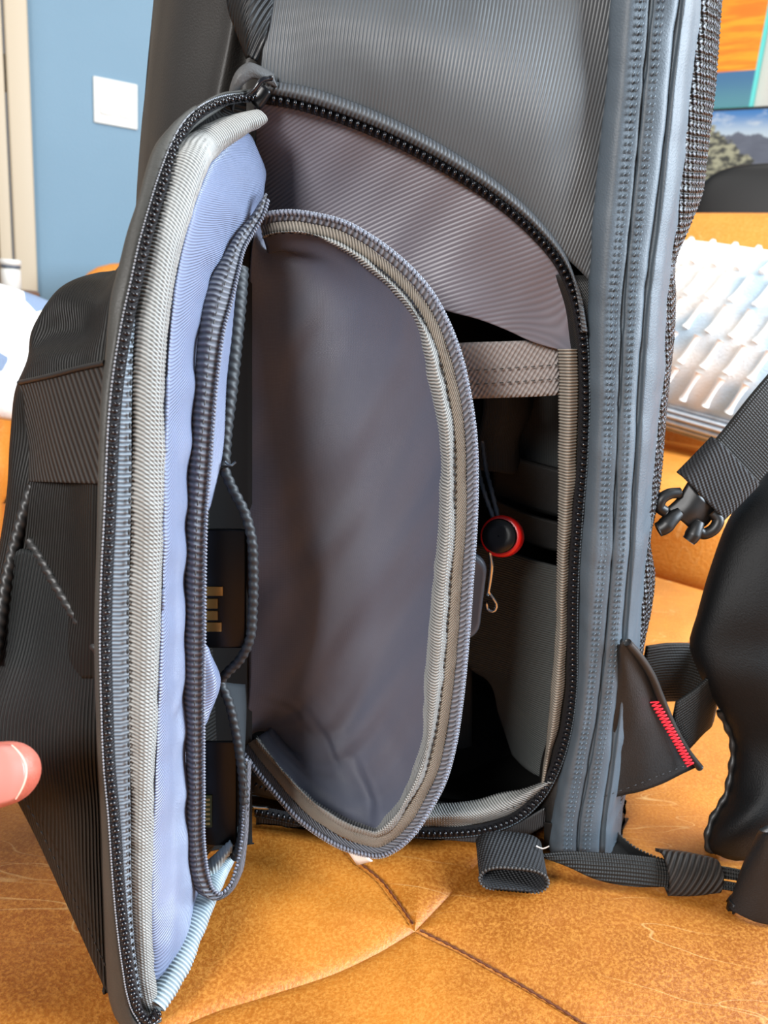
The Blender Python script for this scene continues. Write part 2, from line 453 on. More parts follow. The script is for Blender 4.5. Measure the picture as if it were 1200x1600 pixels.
def panel(k):
    nu, nv = 70, 46
    ks, ke = k, (k+1) % 4
    G = np.zeros((nu, nv, 3))
    m0 = sth(ks, 0.1); m1 = sth(ke, 0.1)
    while m1 > m0: m1 -= 2*math.pi
    for j in range(nv):
        tt = j/(nv-1); tt2 = 0.5-0.5*math.cos(math.pi*tt); tt2 = 0.6*tt2+0.4*tt
        Rm = rect_r(m0+(m1-m0)*tt2)
        for i in range(nu):
            rr = Rm*(i/(nu-1))**2.2
            a0 = sth(ks, rr)-sth(ks, 0.1)+m0; a1 = sth(ke, rr)-sth(ke, 0.1)+m1
            a = a0+(a1-a0)*tt2
            # distance to the nearest seam
            d0 = abs(rr*math.sin(min(abs(a-a0), math.pi/2))); d1 = abs(rr*math.sin(min(abs(a-a1), math.pi/2)))
            d = min(d0, d1)
            z = -0.0022*math.exp(-d/0.003) - 0.0030*math.exp(-d/0.03)
            G[i, j] = (J[0]+rr*math.cos(a), J[1]+rr*math.sin(a), z)
    X, Yy = G[..., 0], G[..., 1]
    G[..., 2] += 0.0022*noise2(X*14+9, Yy*14+3, 5) + 0.0008*noise2(X*50+9, Yy*50+3, 6)
    # roll the outer rim down
    for i in range(nu-3, nu): G[i, :, 2] -= [0.004, 0.012, 0.03][i-(nu-3)]
    me = grid_mesh('leather_panel', G, flip_to=(J[0], J[1], 5))
    return link('leather_panel', me, M_leather, ott)
for k in range(4): panel(k)
oc = (J*0); oc = e1*(sum(lim['e1'])/2) + e2*(sum(lim['e2'])/2)
rotO = Matrix(((e1[0], e2[0], 0), (e1[1], e2[1], 0), (0, 0, 1)))
rbox('base', (lim['e1'][1]-lim['e1'][0], lim['e2'][1]-lim['e2'][0], 0.36), M_leather2, ott, (oc[0], oc[1], -0.216), rotO, 0.03)
for sx in (-1, 1):
    for sy in (-1, 1):
        q = oc + e1*sx*0.68 + e2*sy*0.68
        rbox('leg', (0.06, 0.06, 0.06), M_floor, ott, (q[0], q[1], FZ+0.03), rotO, 0.006)
# topstitching on the seams a and d
for k, n in ((0, 0.12), (2, 0.3)):
    rr = np.linspace(0.003, n, 60)
    pts = [(J[0]+r*math.cos(sth(k, r)), J[1]+r*math.sin(sth(k, r)), -0.0042) for r in rr]
    tube('seam_thread', pts, 0.0006, plain('brown_thread_%d' % k, (92, 44, 12), 0.7), ott, step=0.0015, nv=6, disp=ribs_u(0.00025, 0.005))

# ------------------------------------------------------------------ background furniture
# sofa on the right, parallel to the ottoman's back edge
sofa = thing('sofa', 'tan leather sofa behind the backpack carrying the white cushion', 'sofa', (*(e2*(c2+0.5)+e1*0.4)[:2], FZ))
f0 = c2+0.07
def eb(a, b, z): q = e1*a+e2*b; return (q[0], q[1], z)
for i, a in enumerate((-0.55, 0.12, 0.79)):
    rbox('seat_cushion', (0.665, 0.56, 0.20), M_leather2, sofa, eb(a, f0+0.28, 0.005), rotO, 0.04, puff=0.15)
    tilt = rotO @ Matrix.Rotation(math.radians(-12), 3, 'X')
    rbox('back_cushion', (0.665, 0.20, 0.56), M_leather2, sofa, eb(a, f0+0.56, 0.275), tilt, 0.05, puff=0.2)
rbox('frame', (2.1, 0.78, 0.30), M_leather2, sofa, eb(0.12, f0+0.40, -0.245), rotO, 0.03)
rbox('frame_back', (2.1, 0.14, 0.6), M_leather2, sofa, eb(0.12, f0+0.72, 0.10), rotO, 0.05)
for a in (-0.85, 1.1): rbox('foot', (0.07, 0.07, 0.06), M_floor, sofa, eb(a, f0+0.3, FZ+0.03), rotO, 0.006)
# white textured cushion
t = NT('pale_blue_woven_cotton')
c = t.mix(t.ramp(t.noise(7, 'Object', 2), 0.42, 0.6), s2l((228, 226, 222)), s2l((176, 198, 214))); t.base(c)
t.bump(t.noise(300, 'Object'), 0.002); t.set(Roughness=0.9); M_cush = t.m
M_tuft = plain('white_tufting', (246, 244, 240), 0.9)
M_stripe = fabric('slate_striped_edge', (60, 70, 82), (226, 228, 230), 0.9, 0.011, 0.0, 0.002, coat=0)
nb = np.array([-e2[0], -e2[1], 0.35]); nb /= np.linalg.norm(nb)   # cushion face normal
cc = pl(1150, 535, [e2[0], e2[1], 0], f0+0.36)
cush = thing('throw_cushion', 'white and pale blue tufted cushion leaning on the sofa at right', 'cushion', cc)
xr = np.cross([0, 0, 1], nb); xr /= np.linalg.norm(xr); zr = np.cross(nb, xr)
tw = math.radians(-7)
xa = xr*math.cos(tw)+zr*math.sin(tw); za = -xr*math.sin(tw)+zr*math.cos(tw)
rotC = Matrix(((xa[0], -nb[0], za[0]), (xa[1], -nb[1], za[1]), (xa[2], -nb[2], za[2])))
rbox('cover', (0.50, 0.14, 0.34), M_cush, cush, cc, rotC, 0.05, puff=0.75)
def cushpt(u, v):   # u,v in [-1,1] on the front face
    a, b = min(abs(u), 0.98), min(abs(v), 0.98)
    th = 0.07*(0.25+0.75*max((1-a*a)*(1-b*b), 0)**0.5)+0.002
    return cc + xa*u*0.25 + za*v*0.17 + nb*th
for row in range(5):
    v0 = -0.80+row*0.36
    for k in range(11):
        u = -0.92+k*0.165+(0.06 if row % 2 else 0)
        if abs(u) > 0.93: continue
        pts = [cushpt(u+0.05*(q-.5), v0+0.30*q) for q in np.linspace(0, 1, 6)]
        tube('tuft', pts, [0.007, 0.0045, 0.004, 0.004, 0.0045, 0.007], M_tuft, cush, n=12, nv=6)
pts = [cushpt(u, -0.97) - nb*0.01 for u in np.linspace(-0.95, 0.95, 9)]
tube('striped_hem', pts, 0.026, M_stripe, cush, n=60, nv=10)
pts = [cushpt(0.97, v) - nb*0.01 for v in np.linspace(-0.95, 0.95, 9)]
tube('striped_hem', pts, 0.026, M_stripe, cush, n=60, nv=10)
# screen with a mountain picture, on a low stand in front of the right wall
t = NT('mountain_picture')
sp = t.n('ShaderNodeSeparateXYZ'); t.l(t.tc('UV'), sp.inputs[0])
def ridge(scale, base, amp, seed):
    cb = t.n('ShaderNodeCombineXYZ'); t.l(t.math('ADD', sp.outputs[0], seed), cb.inputs[0])
    return t.math('MULTIPLY_ADD', t.noise(scale, vec=cb.outputs[0], detail=5), amp, base)
sky = t.mix(t.ramp(sp.outputs[1], 0.86, 1.0), s2l((214, 230, 242)), s2l((40, 130, 206)))
cloud = t.ramp(t.noise(12, detail=4), 0.52, 0.75); sky = t.mix(cloud, sky, s2l((236, 242, 246)))
m1 = t.mix(t.noise(14, detail=5), s2l((60, 66, 86)), s2l((128, 134, 150)))
far = t.ramp(t.math('SUBTRACT', ridge(14, 0.80, 0.16, 3.1), sp.outputs[1]), 0.0, 0.012)
pic = t.mix(far, sky, m1)
hill = t.math('SUBTRACT', t.math('MULTIPLY_ADD', t.math('ABSOLUTE', t.math('SUBTRACT', sp.outputs[0], 0.07)), -1.5, 0.99), t.math('MULTIPLY', t.noise(30, detail=4), 0.12))
m2 = t.mix(t.ramp(t.noise(34, detail=5), 0.42, 0.6), s2l((58, 58, 50)), s2l((186, 182, 150)))
pic = t.mix(t.ramp(t.math('SUBTRACT', hill, sp.outputs[1]), 0, 0.012), pic, m2)
t.base((0, 0, 0, 1)); t.l(pic, t.b.inputs['Emission Color']); t.b.inputs['Emission Strength'].default_value = 0.85; t.set(Roughness=0.3); M_pic = t.m
cT = cR + 0.09
tv = thing('television', 'flat screen showing snowy mountains under a blue sky', 'screen', pl(1190, 300, nR, cT))
a = pl(1078, 176, nR, cT); sT = float((a-corner)@eR); zt = a[2]
W_, H_ = 1.1, 0.56
def rp(s, z, off): q = corner+eR*s+nR*(off); return np.array([q[0], q[1], z])
off = cT-cR
quad('display', rp(sT, zt-H_, off), rp(sT+W_, zt-H_, off), rp(sT+W_, zt, off), rp(sT, zt, off), M_pic, tv)
rbox('casing', (W_+0.02, 0.04, H_+0.02), M_blkm, tv, rp(sT+W_/2, zt-H_/2, off-0.023), rotR, 0.005)
rbox('wall_bracket', (0.3, 0.05, 0.3), M_blkm, tv, rp(sT+W_/2, zt-H_/2, off-0.06), rotR, 0.005)
# painting on the wall
t = NT('orange_painting')
sp = t.n('ShaderNodeSeparateXYZ'); t.l(t.tc('UV'), sp.inputs[0])
mp = t.n('ShaderNodeMapping'); t.l(t.tc('UV'), mp.inputs[0]); mp.inputs['Scale'].default_value = (1.5, 9, 1)
st = t.noise(2.5, vec=mp.outputs[0], detail=3)
org = t.mix(t.ramp(st, 0.35, 0.65), s2l((232, 124, 0)), s2l((255, 164, 20)))
org = t.mix(t.ramp(sp.outputs[1], 0.8, 1.0), org, s2l((206, 176, 140)))
bl = t.mix(t.ramp(sp.outputs[1], 0.0, 0.24), s2l((84, 140, 150)), s2l((62, 110, 150)))
t.base(t.mix(t.ramp(sp.outputs[1], 0.24, 0.25), bl, org)); t.set(Roughness=0.55); M_art = t.m
cA = cR + 0.03
a = pl(1170, 166, nR, cA); sA = float((a-corner)@eR); za_ = a[2]
art = thing('painting', 'orange abstract canvas with a blue lower band on the cream wall', 'painting', a)
Wp = 0.6; Hp = 0.42
def ap(s, z, o=0.031): return rp(sA+s, z, o)
quad('picture', ap(-Wp, za_), ap(0, za_), ap(0, za_+Hp), ap(-Wp, za_+Hp), M_art, art)
rbox('canvas_edge', (Wp+0.02, 0.028, Hp+0.02), plain('turquoise_edge', (96, 214, 206), 0.5), art, ap(-Wp/2, za_+Hp/2, 0.0155), rotR, 0.003)
# black chair back in front of the screen
cB = cR + 0.75
b0 = pl(1090, 268, nR, cB); sB = float((b0-corner)@eR)
chair = thing('desk_chair', 'black padded chair back between the sofa and the screen', 'chair', rp(sB+0.25, FZ, cB-cR))
rbox('backrest', (0.52, 0.07, 0.42), M_blkm, chair, rp(sB+0.26, b0[2]-0.195, cB-cR), rotR, 0.06, puff=0.1)
rbox('seat', (0.48, 0.44, 0.07), M_blkm, chair, rp(sB+0.26, 0.02, cB-cR-0.22), rotR, 0.03, puff=0.1)
tube('post', [rp(sB+0.26, FZ+0.08, cB-cR-0.22), rp(sB+0.26, 0.0, cB-cR-0.22)], 0.025, M_blkm, chair, n=4)
tube('back_bracket', [rp(sB+0.26, 0.0, cB-cR-0.1), rp(sB+0.26, 0.0, cB-cR-0.03), rp(sB+0.26, 0.2, cB-cR-0.03)], 0.02, M_blkm, chair, n=12)
for k in range(5):
    q = np.array([math.cos(k*1.257), math.sin(k*1.257), 0])*0.26; c0 = rp(sB+0.26, FZ+0.08, cB-cR-0.22)
    tube('leg', [c0, c0+q+np.array([0, 0, -0.06])], [0.02, 0.014], M_blkm, chair, n=4)
# left: leather armchair seen past the bag, small table with jar, pillow and loveseat
arm = thing('armchair', 'tan leather armchair back against the blue wall at left', 'armchair', p(170, 520, 2.15)*np.array([1, 1, 0])+np.array([0, 0, FZ]))
q = p(113, 404, 2.08)
rbox('backrest', (0.62, 0.16, 0.55), M_leather2, arm, (q[0]+0.31, q[1]+0.05, q[2]-0.27), Matrix.Rotation(math.radians(8), 3, 'Z'), 0.06, puff=0.12)
rbox('seat', (0.60, 0.40, 0.25), M_leather2, arm, (q[0]+0.31, q[1]-0.17, FZ+0.30), Matrix.Rotation(math.radians(8), 3, 'Z'), 0.06, puff=0.12)
for sx in (-0.22, 0.22):
    for sy in (-0.30, 0.0): rbox('leg', (0.04, 0.04, 0.19), M_floor, arm, (q[0]+0.31+sx, q[1]+sy, FZ+0.095), None, 0.004)
tb = p(8, 452, 1.9)
tab = thing('side_table', 'round dark wooden side table by the door', 'table', (tb[0], tb[1], FZ))
M_wood = plain('dark_wood', (112, 78, 50), 0.4)
def disc(name, c, r, h, mat, parent, n=40):
    th = np.linspace(0, 2*math.pi, n, endpoint=False)
    ringp = lambda rr, z: np.stack([c[0]+rr*np.cos(th), c[1]+rr*np.sin(th), np.full(n, c[2]+z)], 1)
    b = min(h*0.2, r*0.2)
    G = np.array([ringp(r*0.02, 0), ringp(r-b, 0), ringp(r, b), ringp(r, h-b), ringp(r-b, h), ringp(r*0.02, h)])
    return link(name, grid_mesh(name, G, closed_v=True, cap=True), mat, parent)
disc('tabletop', (tb[0]-0.06, tb[1], tb[2]-0.02), 0.13, 0.02, M_wood, tab)
tube('pedestal', [(tb[0]-0.06, tb[1], FZ+0.02), (tb[0]-0.06, tb[1], tb[2]-0.02)], 0.02, M_wood, tab, n=4)
disc('foot', (tb[0]-0.06, tb[1], FZ), 0.10, 0.02, M_wood, tab)
jb = p(18, 450, 1.9); jb[2] = tb[2]
jar = thing('jar', 'small white jar with a dark band on the side table', 'jar', jb)
disc('body', (jb[0], jb[1], jb[2]), 0.022, 0.050, M_white, jar); disc('band', (jb[0], jb[1], jb[2]+0.050), 0.0225, 0.006, M_slate, jar); disc('lid', (jb[0], jb[1], jb[2]+0.056), 0.024, 0.014, M_white, jar)
# loveseat at the far left with patchwork pillow
ls = thing('loveseat', 'tan leather loveseat carrying the patchwork pillow at left', 'sofa', p(-120, 700, 1.45)*np.array([1, 1, 0])+np.array([0, 0, FZ]))
lq = p(20, 690, 1.42)
rotS = Matrix.Rotation(math.radians(20), 3, 'Z')
def lp(dx, dy, z): v = rotS @ Vector((dx, dy, 0)); return (lq[0]+v.x, lq[1]+v.y, z)
rbox('seat_cushion', (0.7, 0.5, 0.18), M_leather2, ls, lp(-0.36, -0.22, lq[2]-0.09), rotS, 0.04, puff=0.1)
rbox('backrest', (0.7, 0.16, 0.5), M_leather2, ls, lp(-0.36, 0.09, lq[2]+0.05), rotS, 0.04, puff=0.1)
rbox('frame', (0.74, 0.6, 0.25), M_leather2, ls, lp(-0.36, -0.15, FZ+0.185), rotS, 0.03)
for sx in (-0.66, -0.06): rbox('foot', (0.05, 0.05, 0.06), M_floor, ls, lp(sx, -0.3, FZ+0.03), rotS, 0.005)
t = NT('patchwork_pillow')
vo = t.n('ShaderNodeTexVoronoi'); vo.inputs['Scale'].default_value = 13; t.l(t.tc('Object'), vo.inputs['Vector'])
sp = t.n('ShaderNodeSeparateColor'); t.l(vo.outputs['Color'], sp.inputs[0])
c = t.mix(t.ramp(sp.outputs[0], 0.42, 0.46), s2l((240, 238, 232)), s2l((232, 232, 230))); c = t.mix(t.ramp(sp.outputs[1], 0.86, 0.90), c, s2l((120, 138, 164)))
t.base(c); t.bump(t.noise(200, 'Object'), 0.002); t.set(Roughness=0.9); M_patch = t.m
pc = p(20, 540, 1.29)
pil = rbox('patchwork_pillow', (0.34, 0.13, 0.22), M_patch, None, (0, 0, 0), Matrix.Rotation(math.radians(20), 3, 'Z') @ Matrix.Rotation(math.radians(14), 3, 'Y') @ Matrix.Rotation(math.radians(-15), 3, 'X'), 0.04, puff=0.6)
pil.location = (pc[0]-0.09, pc[1], pc[2]); tag(pil, 'white and blue patchwork pillow on the loveseat at left', 'pillow')

# ------------------------------------------------------------------ BACKPACK
bag = thing('backpack', 'grey and black camera backpack with its side flap unzipped on tan leather', 'backpack', (0.03, 0.5, 0.0))
YS = 0.42
def xt(tab):
    ys, xs = zip(*tab); return lambda y: float(np.interp(y, ys, xs))
seamL = xt([(-80, 963), (0, 956), (125, 947), (275, 932), (350, 925), (430, 920), (500, 917), (600, 920), (680, 917), (770, 912), (880, 905), (1000, 902), (1080, 900), (1150, 890), (1220, 872), (1300, 858)])
zipln = xt([(-80, 1026), (0, 1018), (200, 1000), (400, 980), (450, 975), (600, 969), (850, 958), (1000, 946), (1100, 936), (1200, 920), (1300, 902)])
seam2 = xt([(-80, 1073), (0, 1064), (125, 1048), (350, 1025), (445, 1012), (550, 1003), (750, 991), (850, 986), (1000, 975), (1100, 966), (1200, 955), (1300, 940)])
bandR = xt([(-80, 1100), (0, 1092), (200, 1076), (300, 1062), (430, 1045), (575, 1036), (725, 1021), (825, 1012), (1000, 1000), (1100, 990), (1200, 978), (1300, 962)])
meshR = xt([(-80, 1132), (0, 1127), (150, 1116), (300, 1097), (400, 1060), (425, 1047), (445, 1052), (470, 1056), (525, 1053), (620, 1043), (700, 1036), (770, 1031), (842, 1015), (876, 1024), (938, 1020), (1016, 1004), (1100, 996), (1200, 984), (1300, 966)])
# opening edge
OPEN = [(405, 150), (470, 164), (540, 187), (620, 221), (700, 264), (770, 309), (830, 359), (873, 409), (897, 460), (909, 520), (914, 600), (912, 700), (904, 800), (897, 900), (895, 1000), (894, 1080), (886, 1140), (868, 1200), (843, 1245), (803, 1280), (758, 1296), (700, 1302), (620, 1300), (500, 1288), (400, 1268)]
OP = P(*[(x, y, YS) for x, y in OPEN])
# upper side panel
bot = OP[:9] + np.array([0, 0.0005, 0]); bot[-1] = p(930, 448, YS+.004); bot[-2] = p(884, 402, YS+.001)
topx = np.linspace(432, 985, 9)
top = P(*[(x, -90, YS+0.004) for x in topx])
mid = [(b*0.5+t_*0.5)+np.array([0, -0.010*math.sin(math.pi*(0.12+0.8*i/8)), 0]) for i, (b, t_) in enumerate(zip(bot, top))]
# ribs run vertically: parametrise with rows from left to right
rows = []
nn = 14
bb = cr(bot, nn); tt_ = cr(top, nn); mm_ = cr(np.array(mid), nn)
for i in range(nn): rows.append(np.array([bb[i], bb[i]*0.82+mm_[i]*0.18+np.array([0, -0.001, 0]), mm_[i], tt_[i]]))
def wr(U, V): return 0.0012*noise2(U*22+1, V*14+2, 3) + 0.0004*noise2(U*70, V*40, 8)
side = loft('side_panel', rows, None, bag, nu=150, nv=60, thick=0.0016, disp=wr)
# ribs vary across U -> swap via angle
M_side = fabric('ribbed_shell_fabric', (60, 63, 65), (80, 84, 87), 0.42, 0.0018, 1.5708, 0.00012, spec=0.5, nscale=18)
side.data.materials.append(M_side)
# hem beside the zipper
def offs(pts, d):
    """offset a pixel polyline sideways (positive = to the left of travel)"""
    q = np.array([(a, b) for a, b in pts], float); T = np.gradient(q, axis=0); T /= np.linalg.norm(T, axis=1, keepdims=True)
    N = np.stack([T[:, 1], -T[:, 0]], 1); d = np.asarray(d); return q + N*(d[:, None] if d.ndim else d)
hm = OPEN[:10]
w_ = np.array([26, 30, 30, 29, 27, 24, 20, 15, 8, 3])
hin = offs(hm, 6); hout = offs(hm, w_)
rows = [P(*[(x, y, YS-0.0045) for x, y in hin]), P(*[(x, y, YS-0.0068) for x, y in (hin*0.6+hout*0.4)]), P(*[(x, y, YS-0.0062) for x, y in (hin*0.25+hout*0.75)]), P(*[(x, y, YS-0.0035) for x, y in hout])]
hem = loft('zipper_hem', rows, fabric('hem_fabric', (54, 56, 58), (78, 80, 83), 0.5, 0.0021, 0.0, 0.0002), bag, nu=10, nv=160, thick=0.0012)
# black main zipper tape + teeth around the opening
zi = offs(OPEN, -9); zo = offs(OPEN, 9)
zt_ = loft('zipper', [P(*[(x, y, YS-0.0015) for x, y in zi]), P(*[(x, y, YS-0.0022) for x, y in OPEN]), P(*[(x, y, YS-0.0015) for x, y in zo])], M_tapeb, bag, nu=5, nv=300, thick=0.001, label='black main zipper around the side opening')
beads('zipper_teeth', P(*[(x, y, YS-0.0042) for x, y in OPEN]), 0.00355, (0.00125, 0.0022, 0.0015), M_teeth, zt_)
beads('zipper_teeth', P(*[(x, y, YS-0.0034) for x, y in offs(OPEN, 7)]), 0.0018, (0.0008, 0.0004, 0.0004), M_stib, zt_)
yy_ = np.linspace(430, 1290, 18)
opx = xt([(y, x) for x, y in OPEN[7:18]])
loft('side_strip', [np.array([p(opx(y)-26, y, YS+.010) for y in yy_]), np.array([p(opx(y)-5, y, YS+.001) for y in yy_]), np.array([p(opx(y)+10, y, YS+.0015) for y in yy_]), np.array([p(seamL(y)+16, y, YS+.004) for y in yy_])], M_dark, bag, nu=8, nv=80, thick=0.001)
# gusset band with the double-stitched second zipper
ys = np.linspace(-80, 1334, 27)
def bandrow(y):
    a, z, s2, b = seamL(y), zipln(y), seam2(y), bandR(y)
    return P((a-4, y, YS+0.006), (a+4, y, YS-0.003), (a+(z-a)*0.45, y, YS-0.0095), (z-13, y, YS-0.0085), (z-3, y, YS-0.0078), (z, y, YS-0.0045), (z+3, y, YS-0.0078), (z+14, y, YS-0.0078), (s2-6, y, YS-0.006), (s2, y, YS-0.002), (s2+5, y, YS-0.0045), ((s2+b)/2, y, YS-0.002), (b-3, y, YS+0.010), (b+6, y, YS+0.022))
rows = [bandrow(y) for y in ys]
def bw(U, V): return 0.0007*noise2(U*30, V*45, 11)+0.0005*noise2(U*120, V*60, 12)
band = loft('gusset_band', rows, M_band, bag, nu=150, nv=110, thick=0.0, disp=bw)
beads('stitch', np.vstack([P((zipln(y)-11, y, YS-0.0090)) for y in ys]), 0.0034, (0.0013, 0.00055, 0.0006), M_stib, band, slant=0.5)
beads('stitch', np.vstack([P((zipln(y)-18, y, YS-0.0096)) for y in ys]), 0.0034, (0.0013, 0.00055, 0.0006), M_stib, band, slant=0.5)
beads('stitch', np.vstack([P((zipln(y)+11, y, YS-0.0084)) for y in ys]), 0.0034, (0.0013, 0.00055, 0.0006), M_stib, band, slant=0.5)
beads('stitch', np.vstack([P((zipln(y)+18, y, YS-0.0082)) for y in ys]), 0.0034, (0.0013, 0.00055, 0.0006), M_stib, band, slant=0.5)
# mesh back panel
rows = [P((bandR(y)-3, y, YS+0.014), (bandR(y)+(meshR(y)-bandR(y))*0.35, y, YS+0.016), (bandR(y)+(meshR(y)-bandR(y))*0.8, y, YS+0.024), (meshR(y), y, YS+0.036), (meshR(y)-4, y, YS+0.06)) for y in ys]
def wv(U, V): return 0.0008*np.sin(2*math.pi*(U*0.9+V*1.0)/0.0046)*np.sin(2*math.pi*(U*0.7-V)/0.0034)
bm_ = loft('back_mesh', rows, M_mesh, bag, nu=520, nv=36, thick=0.0, disp=wv)
# back face and hidden sides so the bag is closed
xr_ = 0.165
rows = [P((meshR(y)-4, y, YS+0.06)).tolist() + [[p(meshR(y)-10, y, YS+0.06)[0]-0.01, YS+0.19, p(meshR(y), y, YS+0.06)[2]]] for y in ys]
loft('back_panel', [np.array(r) for r in rows], M_dark, bag, nu=30, nv=8, thick=0.002, flip_to=(5, 0.5, 0.2))

# front side of the bag (left of the opening), running behind the flap
frs = [(-90, [432, 418, 400, 372, 352, 346, 300, 262, 248]), (0, [424, 410, 395, 368, 349, 343, 295, 256, 240]), (80, [414, 402, 388, 355, 336, 331, 285, 246, 232]), (150, [404, 394, 380, 340, 322, 317, 275, 238, 226]), (230, [400, 390, 370, 330, 316, 311, 268, 232, 219]), (320, [398, 385, 365, 325, 312, 307, 262, 226, 213]),
       (600, [395, 380, 360, 320, 306, 301, 258, 222, 208]), (1000, [392, 378, 358, 320, 306, 301, 262, 228, 215]), (1280, [390, 380, 362, 330, 318, 313, 280, 255, 245])]
fy = [0.421, 0.436, 0.440, 0.432, 0.440, 0.4415, 0.455, 0.490, 0.54]
rows = [P(*[(x, y, q) for x, q in zip(xs, fy)]) for y, xs in frs]
fp = loft('front_panel', rows, fabric('brown_black_shell', (34, 32, 30), (46, 44, 41), 0.52, None, dist=0.0002, nscale=20), bag, nu=70, nv=90, thick=0.0, disp=lambda U, V: 0.0006*noise2(U*30, V*30, 21))
rows = [np.array([p(xs[-1], y, 0.54), p(xs[-1]-2, y, 0.60)+np.array([0.03, 0, 0]), p(meshR(y)-10, y, YS+0.06)*np.array([1, 0, 1])+np.array([-0.03, 0.61, 0])]) for y, xs in frs]
loft('far_side_panel', rows, M_dark, bag, nu=20, nv=14, thick=0.002, flip_to=(0, 5, 0.2))
# black glossy strap in the gap at the top
ed1 = P((352, -40, .428), (356, 15, .426), (370, 55, .425), (384, 92, .425)); ed2 = P((432, -40, .422), (426, 10, .418), (414, 60, .416), (402, 97, .418))
loft('lift_strap', [ed1, (ed1+ed2)/2+np.array([0, -.006, 0]), ed2], fabric('black_twill_strap', (5, 5, 5), (26, 27, 28), 0.42, 0.0022, 0.9, 0.0004), bag, nu=14, nv=40, thick=0.002)
# fabric loop at the top end of the zipper
pth = P((428, 128, .414), (408, 118, .411), (388, 112, .409), (370, 124, .408), (360, 145, .410), (356, 165, .414))
rows = [pth+np.array([0, 0.0, 0.004]), pth+np.array([0.001, -.002, 0]), pth+np.array([0.0025, 0.0, -0.003])]
loft('zipper_garage', rows, fabric('garage_fabric', (60, 60, 60), (84, 84, 84), 0.5), bag, nu=8, nv=40, thick=0.0015)
tube('pull_cord', P((425, 122, .409), (408, 126, .406), (398, 140, .406), (386, 150, .407), (368, 156, .408)), 0.0012, M_teeth, bag, nv=8)
rbox('zipper_slider', (0.006, 0.005, 0.010), M_blk, bag, p(408, 152, .4135), Matrix.Rotation(0.6, 3, 'Y'), 0.0015)

# top of the bag, above the frame
tr_ = [p(x, -90, YS+.004) for x in np.linspace(432, 963, 8)] + [p(bandR(-80), -86, YS+.012), p(meshR(-80), -82, YS+.036), p(meshR(-80)-4, -82, YS+.06)]
tr_ += [np.array([p(meshR(-80)-10, -80, YS+.06)[0]-.01, YS+.19, p(meshR(-80), -80, YS+.06)[2]]), p(262, -88, .60), p(248, -88, .54), p(262, -88, .49), p(300, -88, .455), p(372, -88, .432), p(418, -88, .436)]
tr_ = cr(np.array(tr_), 90, closed=True); tc0 = tr_.mean(0)
G = np.array([tr_, tr_*.97+tc0*.03+np.array([0, 0, .006]), tr_*.8+tc0*.2+np.array([0, 0, .016]), tr_*.4+tc0*.6+np.array([0, 0, .022]), tr_*.02+tc0*.98+np.array([0, 0, .023])])
link('top_panel', grid_mesh('top_panel', G, closed_v=True), M_shell, bag)
# bag underside, resting on the leather
bq = [(-0.06, 0.462), (0.11, 0.445), (0.15, 0.475), (0.145, 0.58), (-0.05, 0.61), (-0.10, 0.55), (-0.08, 0.49)]
bq = cr(np.array([(x, y, 0) for x, y in bq]), 60, closed=True)
G = np.array([bq*np.array([.05, .05, 1])+np.array([.03*.95, .52*.95, 0.004]), bq*np.array([.9, .9, 1])+np.array([.003, .052, 0.002]), bq+np.array([0, 0, 0.006]), bq*np.array([1.01, 1, 1])+np.array([0, 0.0, 0.024])])
link('underside', grid_mesh('underside', G, closed_v=True, cap=True), M_dark, bag)
# base corner piece below the band (black, in shadow)
rows = [P((850, y, YS+0.002), (880, y+4, YS-0.004), (920, y, YS-0.002), (955, y-6, YS+0.012), (975, y-14, YS+0.04)) for y in (1285, 1300, 1318, 1332)]
loft('base_corner', rows, M_dark, bag, nu=20, nv=24, thick=0.001)
rows = [P((400, y1, .4215), (500, y1+18, .4215), (620, y1+30, .4215), (700, y1+34, .4215), (800, y1+22, .4215), (852, y1-6, .4225)) for y1 in (1268, 1278, 1288, 1296)]
loft('base_strip', rows, M_shell, bag, nu=8, nv=60, thick=0.001)

# ---- inside of the opening
liner = loft('top_liner', [P((398, 158, .424), (470, 172, .4235), (540, 195, .423), (620, 229, .423), (700, 272, .423), (770, 317, .423), (830, 366, .423), (872, 414, .423), (893, 462, .4235), (903, 520, .424)),
                           P((396, 260, .440), (470, 285, .437), (560, 325, .434), (640, 365, .432), (710, 405, .430), (770, 440, .429), (830, 475, .428), (870, 505, .427), (890, 525, .426), (903, 535, .425)),
                           P((396, 380, .452), (470, 400, .446), (560, 435, .440), (640, 462, .436), (705, 487, .432), (745, 498, .430), (790, 515, .428), (835, 535, .4265), (870, 545, .426), (903, 550, .4255))],
             M_lin, bag, nu=70, nv=110, thick=0.0012, disp=lambda U, V: 0.0028*noise2(V*22+.3*U*30, U*8, 31)+0.0012*noise2(V*60+U*30, U*12, 32))
st = loft('webbing_strap', [P((540, y0+4, .448), (620, y0+2, .443), (690, y0, .4385), (740, y0-2, .436), (800, y0-4, .434), (850, y0-6, .432), (876, y0-8, .431)) for y0 in (537, 575, 625)], M_webg, bag, nu=14, nv=30, thick=0.002)
for dy in (575, 597): beads('stitch', P((735, dy+4, .4335), (800, dy, .4315), (870, dy-5, .4285)), 0.0042, (0.0013, 0.0005, 0.0005), M_stig, st)
